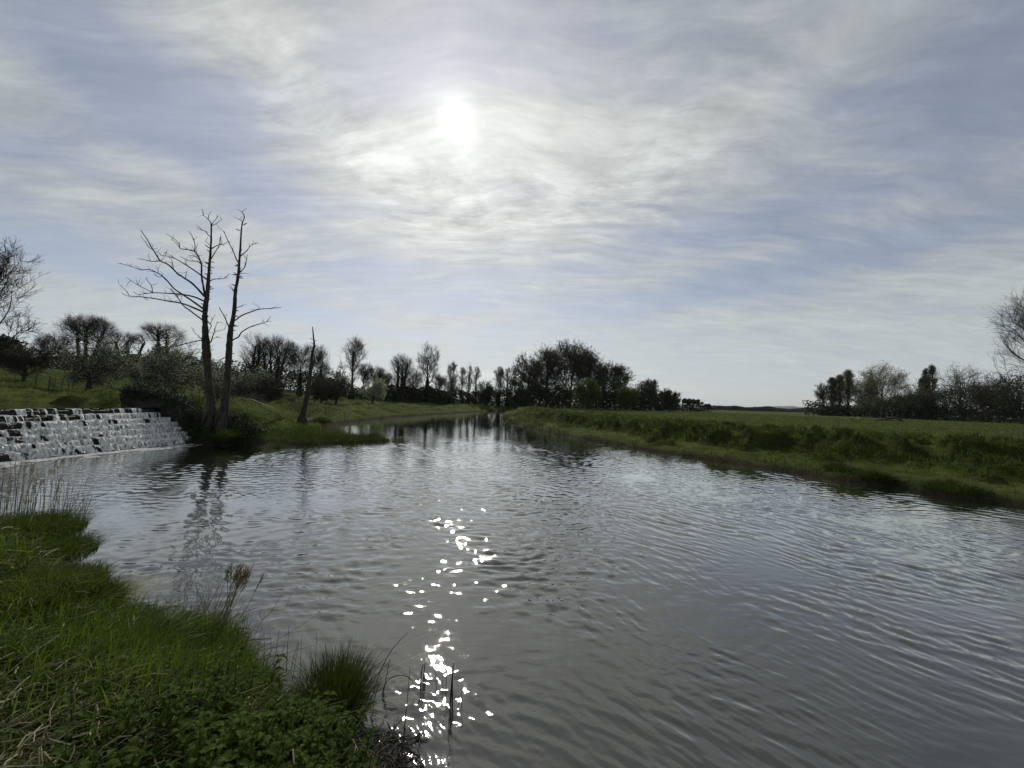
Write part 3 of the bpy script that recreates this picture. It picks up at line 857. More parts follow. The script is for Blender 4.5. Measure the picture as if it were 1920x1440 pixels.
# ------------------------------------------------------------------ dead trees, traced branch by branch
def dead_tree(name, label, Y, trunk, branches, seed, stubs=(0, 0), stubn=0, fine=0):
    """trunk / branches: (px, py, width px) lists; every branch gets its own depth"""
    rng = np.random.default_rng(seed)
    base = at(trunk[0][0], trunk[0][1], Y); g = tz(base[0], Y)
    root = empty(name, (base[0], Y, min(g, base[2])), label, 'tree', None)
    og = np.array(root.location)
    k = Y / F; mb = MB()
    pts = [at(p[0], p[1], Y) for p in trunk]; k = k / math.hypot(1, (trunk[0][0] - 960) / F); rad = [p[2] * 0.5 * k for p in trunk]
    pts = [pts[0] - np.array([0, 0, 0.7])] + pts; rad = [rad[0] * 1.15] + rad
    V, Q = polytube(pts, rad, 12, 6, 0.05, rng); mb.add(V, Q)
    # root flare
    for a in np.linspace(0, 6.28, 6)[:-1]:
        d = np.array([math.cos(a + 0.4), math.sin(a + 0.4), 0]); r0 = rad[1]
        V, Q = polytube([pts[1] + d * r0 * 0.3 + np.array([0, 0, r0 * 1.6]), pts[1] + d * r0 * 1.1, pts[1] + d * r0 * 1.6 - np.array([0, 0, 0.45])], [r0 * 0.34, r0 * 0.3, r0 * 0.15], 7, 4, 0.06, rng); mb.add(V, Q)
    tp = np.array(pts[1:]); tr_ = np.array(rad[1:])
    for _ in range(stubn):
        t = rng.uniform(*stubs); i = int(t); f = t - i
        i = min(i, len(tp) - 2)
        p = tp[i] * (1 - f) + tp[i + 1] * f; r = tr_[i] * (1 - f) + tr_[i + 1] * f
        a = rng.uniform(0, 6.28); d = np.array([math.cos(a), math.sin(a), rng.uniform(0.0, 0.5)]); L = r + rng.uniform(0.06, 0.22)
        V, Q = polytube([p, p + d * L * 0.6, p + d * L], [r * 0.35, 0.025, 0.008], 5, 2); mb.add(V, Q)
    mb.build('trunk', M['deadwood'], root, True, og)
    for bi, (w0, w1, dep, pl) in enumerate(branches):
        b = MB(); n = len(pl)
        L = np.concatenate([[0], np.cumsum([math.hypot(pl[i + 1][0] - pl[i][0], pl[i + 1][1] - pl[i][1]) for i in range(n - 1)])])
        f = L / L[-1]
        P = np.array([at(pl[i][0], pl[i][1], Y + dep[0] + (dep[1] - dep[0]) * f[i]) for i in range(n)])
        P[1:-1] += rng.normal(0, 0.012, (n - 2, 3)) if n > 2 else 0
        R = (w0 * (1 - f) + w1 * f) * 0.5 * k
        V, Q = polytube(P, R, 6, 4, 0.04, rng); b.add(V, Q)
        nb = int(L[-1] / 11 * fine)
        for _ in range(nb):                            # short side twigs
            t = rng.uniform(0.3, 1.0); i = min(int(np.searchsorted(f, t)) - 1, n - 2); i = max(i, 0)
            q = (t - f[i]) / max(f[i + 1] - f[i], 1e-6); p = P[i] * (1 - q) + P[i + 1] * q
            T = nrm(P[i + 1] - P[i]); d = nrm(T * 0.6 + rng.normal(0, 0.6, 3) + np.array([0, 0, 0.35])); l = rng.uniform(0.1, 0.42)
            d2 = nrm(d + rng.normal(0, 0.35, 3))
            V, Q = polytube([p, p + d * l * 0.5, p + d * l * 0.5 + d2 * l * 0.5], [0.011, 0.008, 0.004], 4, 2); b.add(V, Q)
        b.build('branch', M['deadwood'], root, True, og)
    return root


Z1 = lambda L: [(220 + a / 6, 380 + b / 6) for a, b in L]
Z2 = lambda L: [(320 + a / 5.332, 580 + b / 5.332) for a, b in L]
t1 = [(*Z2([(412, 1060)])[0], 23), (*Z2([(404, 950)])[0], 18), (*Z2([(392, 800)])[0], 16.5), (*Z2([(375, 620)])[0], 16.5), (*Z2([(360, 450)])[0], 17), (*Z2([(352, 330)])[0], 16), (*Z2([(345, 180)])[0], 11.5), (*Z2([(345, 60)])[0], 10.5),
      (*Z1([(980, 1330)])[0], 10.5), (*Z1([(992, 1180)])[0], 10.5), (*Z1([(1010, 1040)])[0], 9), (*Z1([(1022, 900)])[0], 7.2), (*Z1([(1034, 720)])[0], 5.6), (*Z1([(1048, 560)])[0], 4.6), (*Z1([(1056, 400)])[0], 3.6), (*Z1([(1056, 230)])[0], 2.6)]
b1 = [
    (4.2, 1.0, (-.2, -1.3), Z1([(970, 1105), (870, 1060), (740, 1030), (600, 1015), (400, 1010), (230, 1030), (185, 1000)])),
    (2.0, .8, (-1.0, -.6), Z1([(395, 1008), (270, 950), (170, 890), (100, 840)])),
    (1.8, .8, (-1.0, -1.2), Z1([(395, 1005), (388, 940), (340, 880), (330, 840)])),
    (5.0, 1.2, (.2, 1.3), Z1([(970, 1232), (880, 1190), (720, 1140), (560, 1105), (370, 1070), (200, 1055), (110, 1045), (50, 1015)])),
    (1.8, .8, (1.2, 1.5), Z1([(132, 1042), (100, 990), (40, 940)])),
    (4.6, 1.0, (0, .6), Z1([(968, 1195), (850, 1110), (720, 1030), (640, 970), (560, 880), (510, 830), (430, 780), (340, 750), (270, 760), (140, 710), (50, 690)])),
    (1.6, .7, (.4, .2), Z1([(515, 832), (460, 830), (410, 805)])),
    (1.5, .7, (.4, .7), Z1([(462, 785), (462, 750), (435, 715)])),
    (3.6, 1.6, (-.2, -.9), Z1([(960, 1322), (850, 1240), (740, 1150), (680, 1080), (640, 1010), (600, 965)])),
    (4.8, 1.4, (-.1, -1.6), Z1([(978, 1055), (900, 965), (830, 900), (760, 850), (680, 790), (620, 740), (560, 695), (480, 650), (430, 580), (380, 490), (330, 410), (262, 308)])),
    (2.2, .8, (-1.2, -1.9), Z1([(490, 655), (380, 655), (300, 645), (230, 630)])),
    (1.6, .7, (-1.3, -1.6), Z1([(400, 530), (340, 480), (320, 430)])),
    (2.0, .8, (-.9, -.4), Z1([(632, 748), (610, 650), (575, 612)])),
    (1.5, .6, (-.6, -.2), Z1([(768, 852), (775, 790), (795, 735)])),
    (4.0, 1.0, (.2, 1.2), Z1([(1012, 868), (940, 820), (860, 760), (760, 690), (660, 635), (560, 605), (500, 590), (480, 570), (420, 550)])),
    (2.0, .8, (.9, 1.2), Z1([(665, 638), (590, 592), (525, 560)])),
    (4.6, 1.0, (.1, -.5), Z1([(985, 1060), (975, 950), (955, 870), (950, 780), (940, 690), (910, 600), (870, 555), (800, 535), (710, 515), (690, 470), (640, 410), (548, 348)])),
    (2.0, .8, (-.3, -.7), Z1([(868, 556), (870, 480), (840, 380), (795, 318)])),
    (1.6, .6, (-.3, .1), Z1([(890, 570), (890, 520), (905, 455)])),
    (2.2, .9, (-.2, -.9), Z1([(940, 690), (900, 660), (800, 650), (710, 605)])),
    (2.0, .8, (-.2, .3), Z1([(925, 645), (860, 600), (795, 600)])),
    (1.5, .7, (-.4, -.1), Z1([(705, 510), (640, 440), (605, 415)])),
    (1.6, 1.0, (0, .1), Z1([(1025, 738), (960, 700), (945, 690)])),
    (2.4, .9, (0, .6), Z1([(1055, 632), (1100, 560), (1135, 490), (1165, 385)])),
    (2.4, .9, (0, -.5), Z1([(1058, 515), (1130, 480), (1200, 460), (1255, 430)])),
    (2.2, .8, (0, -.4), Z1([(1055, 385), (1012, 350), (1000, 322), (940, 310), (890, 285)])),
    (1.8, .8, (0, .3), Z1([(1050, 490), (1020, 462), (990, 435)])),
    (2.2, .7, (0, .3), Z1([(1056, 232), (1020, 180), (965, 140), (960, 75)])),
    (1.4, .7, (.1, .3), Z1([(1022, 182), (1040, 130), (1062, 98)])),
    (1.7, .7, (0, -.2), Z1([(1060, 262), (1078, 225), (1100, 200), (1140, 148)])),
    (1.7, .7, (0, -.4), Z1([(1062, 262), (1100, 240), (1130, 220), (1180, 185)])),
    (2.6, .9, (0, .7), Z1([(1028, 890), (1090, 860), (1200, 850), (1262, 795)])),
    (2.2, 1.0, (0, -.2), Z1([(1020, 985), (1060, 968), (1085, 962)])),
    (2.6, .9, (0, -.5), Z2([(360, 110), (390, 140), (405, 165), (385, 215), (372, 240)])),
    (3.0, .8, (0, -.6), Z2([(365, 320), (395, 330), (420, 275), (440, 220), (448, 180), (470, 120)])),
    (1.4, .6, (-.4, -.8), Z2([(440, 220), (490, 212), (550, 195)])),
    (1.4, .6, (-.2, -.5), Z2([(395, 150), (420, 90), (445, 50)])),
    (1.4, .6, (-.3, -.1), Z2([(410, 300), (450, 285), (505, 282)])),
    (3.0, .9, (0, -1.0), Z2([(350, 312), (300, 312), (200, 328), (100, 352), (0, 378), (-60, 380)])),
    (1.5, .6, (0, .4), Z2([(340, 320), (300, 290), (245, 235), (205, 180)])),
    (2.8, 1.0, (0, -.5), Z2([(375, 705), (330, 725), (280, 742), (215, 742)])),
    (1.8, .8, (0, -.3), Z2([(370, 425), (410, 415), (430, 400)])),
]
dead_tree('dead_tree', 'tall dead leafless tree with long bare branches sweeping left, beside the weir', 17.6, t1, b1, 11, (5, 14), 26, 1.0)
t2 = [(*Z2([(522, 1075)])[0], 21), (*Z2([(545, 930)])[0], 16.5), (*Z2([(560, 800)])[0], 15.5), (*Z2([(572, 650)])[0], 13.5), (*Z2([(580, 480)])[0], 13.5), (*Z2([(588, 340)])[0], 12.5), (*Z2([(602, 180)])[0], 10),
      (*Z1([(1288, 1370)])[0], 9), (*Z1([(1312, 1240)])[0], 8.2), (*Z1([(1322, 1120)])[0], 7.6), (*Z1([(1328, 1000)])[0], 7.0), (*Z1([(1348, 890)])[0], 6.2), (*Z1([(1364, 780)])[0], 5.4), (*Z1([(1372, 660)])[0], 4.8), (*Z1([(1384, 500)])[0], 4.0),
      (*Z1([(1392, 350)])[0], 3.2), (*Z1([(1406, 230)])[0], 2.5), (*Z1([(1430, 160)])[0], 2.0), (*Z1([(1402, 105)])[0], 1.5)]
b2 = [
    (1.4, .7, (0, .2), Z1([(1402, 107), (1425, 85), (1452, 64)])),
    (1.4, .7, (0, -.2), Z1([(1402, 107), (1370, 90), (1344, 74)])),
    (1.8, .7, (0, .4), Z1([(1408, 215), (1370, 190), (1305, 160)])),
    (2.8, 1.4, (0, -.8), Z1([(1370, 680), (1340, 640), (1300, 550), (1245, 430), (1200, 322)])),
    (2.4, .9, (0, .8), Z1([(1378, 608), (1450, 545), (1500, 490), (1576, 443)])),
    (2.6, 1.0, (0, -.6), Z1([(1366, 800), (1430, 730), (1450, 660), (1462, 580)])),
    (1.8, .9, (0, .3), Z1([(1364, 808), (1410, 798), (1442, 795)])),
    (2.2, 1.1, (0, -.3), Z1([(1322, 1195), (1370, 1180), (1416, 1160)])),
    (3.4, 1.2, (0, -1.2), Z1([(1300, 1335), (1340, 1318), (1400, 1270), (1490, 1230), (1590, 1205), (1700, 1190), (1822, 1180)])),
    (3.2, 1.6, (0, .9), Z1([(1282, 1410), (1250, 1380), (1205, 1290), (1145, 1180)])),
    (3.6, 1.0, (0, .9), Z2([(600, 325), (640, 300), (675, 280), (720, 225), (800, 170), (900, 138), (960, 122), (1000, 70)])),
    (1.5, .7, (.8, 1.1), Z2([(955, 124), (985, 120), (1015, 122)])),
    (2.8, 1.0, (0, -.6), Z2([(575, 480), (535, 492), (490, 510), (420, 508)])),
    (2.6, 1.4, (0, -.2), Z2([(565, 575), (535, 545), (490, 512)])),
    (2.0, .8, (0, .4), Z1([(1310, 1000), (1295, 960), (1262, 920)])),
    (2.0, 1.0, (0, .4), Z2([(560, 800), (500, 860), (450, 930), (430, 1000)])),
]
dead_tree('dead_tree', 'slimmer dead tree with few short branches, just right of the bigger dead tree', 17.3, t2, b2, 12, (1, 16), 40, 0.9)
Z5 = lambda L: [(420 + a / 6.857, 600 + b / 6.857) for a, b in L]
t3 = [(*Z5([(1000, 1270)])[0], 13), (*Z5([(1025, 1170)])[0], 11), (*Z5([(1055, 1040)])[0], 9.5), (*Z5([(1086, 880)])[0], 8.3), (*Z5([(1102, 720)])[0], 7.6), (*Z5([(1124, 560)])[0], 7.2), (*Z5([(1136, 430)])[0], 5.4), (*Z5([(1160, 330)])[0], 3.8), (*Z5([(1150, 210)])[0], 2.8), (*Z5([(1138, 85)])[0], 1.6)]
b3 = [(1.6, .9, (0, .2), Z5([(1156, 272), (1178, 270), (1192, 262)])), (4.5, 2.6, (0, .4), Z5([(1110, 660), (1150, 560), (1162, 480), (1150, 440)])), (2.4, 1.0, (0, -.6), Z5([(1090, 860), (1010, 885), (930, 905)]))]
dead_tree('dead_tree', 'leaning broken dead trunk ending in a thin bare spike on the grassy bank', 25.0, t3, b3, 13, (3, 8), 12, 0.0)

# ------------------------------------------------------------------ living trees
def perp_dir(T, ang, az):
    ref = np.where(np.abs(T[:, 2:3]) > 0.9, np.array([1.0, 0, 0]), np.array([0, 0, 1.0]))
    A = nrm(np.cross(T, ref)); B = np.cross(T, A)
    return T * np.cos(ang)[:, None] + (A * np.cos(az)[:, None] + B * np.sin(az)[:, None]) * np.sin(ang)[:, None]


def grow(S, D, L, K, wob, trop, rng):
    n = len(S); P = np.empty((n, K, 3)); P[:, 0] = S; d = D.copy()
    for i in range(1, K):
        d = nrm(d + rng.normal(0, wob, (n, 3)) + trop)
        P[:, i] = P[:, i - 1] + d * (L / (K - 1))[:, None]
    return P


def children(P, n_each, t0, t1, ang, rng):
    n, K, _ = P.shape
    i = np.repeat(np.arange(n), n_each); m_ = len(i)
    t = rng.uniform(t0, t1, m_) * (K - 1); k = np.minimum(t.astype(int), K - 2); f = (t - k)[:, None]
    S = P[i, k] * (1 - f) + P[i, k + 1] * f
    T = nrm(P[i, k + 1] - P[i, k])
    D = perp_dir(T, rng.uniform(ang[0], ang[1], m_), rng.uniform(0, 2 * np.pi, m_))
    return i, S, D, t / (K - 1)


def exit_dist(S, D, c, r):
    p = (S - c) / r; q = D / r
    a = np.sum(q * q, 1); b = np.sum(p * q, 1); cc = np.sum(p * p, 1) - 1
    disc = b * b - a * cc
    return np.where(disc > 0, (-b + np.sqrt(np.maximum(disc, 0))) / a, 0.0)


def make_tree(name, label, cat, group, px, Y, top, wpx, seed, cz=0.6, rz=0.42, trunks=1, tspread=0.0, th=0.75, tr=0.022, t0=0.3, limbs=14, lang=(0.5, 1.2), sub=9, tw=8, tw2=0,
              up=0.10, wob=0.11, twr=0.011, leaf=None, nleaf=0, lsize=0.3, lspread=0.25, dense=0, denser=0.35, ivy=0.0, ivyw=0.05, ivyn=1500, bark='bark', twig='twig', base_py=None, lean=0.0, depth=1.0, crownoff=0.0, clump=None):
    rng = np.random.default_rng(seed)
    k = Y / F
    b = at(px, 760, Y); b[2] = tz(b[0], Y) if base_py is None else at(px, base_py, Y)[2]
    topz = at(px, top, Y)[2]
    H = max(topz - b[2], 0.8); Wd = wpx * k / math.hypot(1, (min(max(px, 0), 1920) - 960) / F) ** 0.25
    root = empty(name, b, label, cat, group)
    c = np.array([crownoff * Wd, 0, cz * H]); r = np.array([Wd * 0.5, Wd * 0.5 * depth, rz * H])
    tb = MB()
    # trunks
    TP = []
    for i in range(trunks):
        off = (i - (trunks - 1) / 2) * tspread * Wd + (rng.normal(0, 0.03 * Wd) if trunks > 1 else 0)
        hh = th * H * (rng.uniform(0.82, 1.0) if trunks > 1 else 1)
        z = np.linspace(-0.3, hh, 9)
        f = np.clip(z / hh, 0, 1)
        bend = np.cumsum(rng.normal(0, 0.006 * H, (9, 2)), 0) * f[:, None]
        P = np.stack([off * (0.25 + 0.75 * f) + lean * H * f + bend[:, 0], rng.normal(0, 0.02 * Wd) * f + bend[:, 1], z], -1)
        R = tr * H * (1 - 0.62 * f) / math.sqrt(trunks) ** 0.7; R[0] *= 1.35
        V, Q = tubes(P[None], R[None], 9); tb.add(V, Q); TP.append(P)
    TP = np.array(TP)
    # limbs reach for the crown's outline
    _, S, D, t = children(TP, limbs, t0, 1.0, lang, rng)
    D = nrm(D + np.array([0, 0, up * 2.0]))
    ex = exit_dist(S, D, c, r * np.array([1, 1, 1]))
    L = ex * rng.uniform(0.70, 1.03, len(ex)); ok = L > 0.10 * H * 0.5
    S, D, L, t = S[ok], D[ok], L[ok], t[ok]
    if len(S) == 0:
        S = TP[:, -1]; D = np.tile([0, 0, 1.0], (len(S), 1)); L = np.full(len(S), 0.2 * H); t = np.ones(len(S))
    LP = grow(S, D, L, 7, wob, np.array([0, 0, up]), rng)
    lr = np.clip(min(tr, 0.028) * H * 0.30 * (1.15 - 0.6 * t), 0.012, None)[:, None] * np.linspace(1, 0.28, 7)[None]
    V, Q = tubes(LP, lr, 6); tb.add(V, Q)
    tb.build('trunk', M[bark], root, True)
    cb = MB()
    i, S, D, t = children(LP, sub, 0.22, 1.0, (0.45, 1.15), rng)
    D = nrm(D + np.array([0, 0, up]))
    ex = exit_dist(S, D, c, r * 1.04)
    L = np.minimum(ex, 0.34 * np.minimum(H, Wd * 1.3)) * rng.uniform(0.5, 1.0, len(ex)); ok = L > 0.02 * H
    S, D, L = S[ok], D[ok], L[ok]
    SP = grow(S, D, L, 5, wob * 1.2, np.array([0, 0, up]), rng)
    V, Q = tubes(SP, np.clip(lr.mean() * 0.38, twr * 1.3, None) * np.linspace(1, 0.4, 5)[None] * np.ones((len(SP), 1)), 4); cb.add(V, Q)
    i, S, D, t = children(SP, tw, 0.15, 1.0, (0.35, 1.1), rng)
    D = nrm(D + np.array([0, 0, up]))
    L = rng.uniform(0.05, 0.13, len(S)) * min(H, Wd * 1.4)
    WP = grow(S, D, L, 4, wob * 1.3, np.array([0, 0, up]), rng)
    V, Q = tubes(WP, twr * np.linspace(1, 0.45, 4)[None] * np.ones((len(WP), 1)), 3); cb.add(V, Q)
    if tw2:
        i, S, D, t = children(WP, tw2, 0.2, 1.0, (0.35, 1.0), rng)
        L = rng.uniform(0.03, 0.07, len(S)) * min(H, Wd * 1.4)
        XP = grow(S, D, L, 3, wob, np.array([0, 0, up]), rng)
        V, Q = tubes(XP, twr * 0.75 * np.linspace(1, 0.5, 3)[None] * np.ones((len(XP), 1)), 3); cb.add(V, Q)
    cb.build('twigs' if not dense else 'twigs', M[twig], root)
    if leaf and (nleaf or dense):
        pts = []
        if nleaf:
            j = rng.integers(0, len(WP), nleaf); q = rng.integers(0, 4, nleaf)
            pts.append(WP[j, q] + rng.normal(0, lspread * 0.4, (nleaf, 3)))
        if dense:                                     # leaf clumps through the crown's volume, thicker towards its outline
            nc = clump or 70
            u = nrm(rng.normal(size=(nc, 3))); rad = rng.uniform(0.25, 1.0, nc) ** 0.6
            cc = c + u * rad[:, None] * r * 0.90
            cc = cc[cc[:, 2] > 0.02 * H]
            j = rng.integers(0, len(cc), dense)
            pts.append(cc[j] + nrm(rng.normal(size=(dense, 3))) * rng.uniform(0, 1, (dense, 1)) ** 0.5 * r.mean() * denser * 0.8)
        pts = np.concatenate(pts); pts = pts[pts[:, 2] > 0.03]
        V, Q = leaves(pts, lsize, rng); mesh_obj('blossom' if leaf == 'blossom' else 'crown', V, Q, M[leaf], root)
    if ivy > 0:
        pts = []
        for P in TP:
            z = rng.uniform(0.0, ivy, ivyn // trunks) ** 1.15 * H
            x = np.interp(z, P[:, 2], P[:, 0]); y = np.interp(z, P[:, 2], P[:, 1])
            a = rng.uniform(0, 6.28, len(z)); lump = 0.6 + 0.8 * vnoise(z * 0.9 + seed, a * 1.3, 90)
            rr = ivyw * H * lump * (1.1 - 0.65 * z / (ivy * H)) * rng.uniform(0.3, 1.0, len(z)) ** 0.5
            pts.append(np.stack([x + rr * np.cos(a), y + rr * np.sin(a), z], -1))
        V, Q = leaves(np.concatenate(pts), max(0.12, 0.0032 * Y), rng); mesh_obj('ivy', V, Q, M['ivy'], root)
    return root


BARE = dict(limbs=20, sub=10, tw=8, tw2=2, up=0.09, th=0.62, t0=0.25, lang=(0.35, 1.0), cz=0.58, rz=0.44)
POLL = dict(limbs=30, sub=6, tw=5, twr=0.008, up=0.09, th=0.88, t0=0.30, lang=(0.6, 1.4), cz=0.64, rz=0.38, tr=0.042, ivy=0.6, ivyw=0.05, wob=0.12, bark='bark')
HEAD = dict(limbs=44, sub=6, tw=5, twr=0.008, up=0.035, th=0.90, t0=0.62, lang=(0.6, 1.7), cz=0.80, rz=0.21, tr=0.046, ivy=0.8, ivyw=0.045, ivyn=2600, wob=0.11)
BLOS = dict(limbs=24, sub=12, tw=8, tw2=2, up=0.02, th=0.42, t0=0.40, lang=(0.5, 1.4), cz=0.56, rz=0.45, tr=0.04, leaf='blossom', nleaf=8000, lsize=0.085, lspread=0.18, wob=0.2)
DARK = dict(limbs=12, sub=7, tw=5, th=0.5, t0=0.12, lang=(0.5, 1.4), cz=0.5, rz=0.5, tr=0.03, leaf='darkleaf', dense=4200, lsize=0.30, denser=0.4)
WOOD = dict(limbs=26, sub=11, tw=6, tw2=1, up=0.06, th=0.66, t0=0.3, lang=(0.35, 1.15), cz=0.58, rz=0.43, tr=0.022, leaf='youngleaf', nleaf=3800, lsize=0.32, lspread=0.5, wob=0.17, twr=0.03)
SLIM = dict(limbs=36, sub=7, tw=6, tw2=1, up=0.12, th=0.9, t0=0.12, lang=(0.35, 0.95), cz=0.54, rz=0.47, tr=0.018, ivy=0.4, ivyw=0.03, twr=0.012)
POPL = dict(limbs=60, sub=7, tw=5, up=0.12, th=0.96, t0=0.05, lang=(0.16, 0.42), cz=0.52, rz=0.49, tr=0.018, leaf='willow', nleaf=2600, lsize=0.34, lspread=0.5, twr=0.02, twig='budtwig')
WILL = dict(limbs=18, sub=9, tw=6, tw2=1, up=0.05, th=0.45, t0=0.2, lang=(0.3, 1.1), cz=0.55, rz=0.47, tr=0.024, leaf='willow', nleaf=3600, lsize=0.26, lspread=0.9, twr=0.022, twig='budtwig')
ROUND = dict(limbs=16, sub=7, tw=5, th=0.4, t0=0.2, lang=(0.4, 1.3), cz=0.55, rz=0.46, tr=0.03, leaf='spring', dense=5200, lsize=0.34, denser=0.33, clump=110)
SHRUB = dict(limbs=26, sub=11, tw=8, tw2=1, up=0.02, th=0.4, t0=0.3, lang=(0.5, 1.4), cz=0.56, rz=0.45, tr=0.035, leaf='greyleaf', nleaf=2600, lsize=0.11, lspread=0.2, wob=0.24)

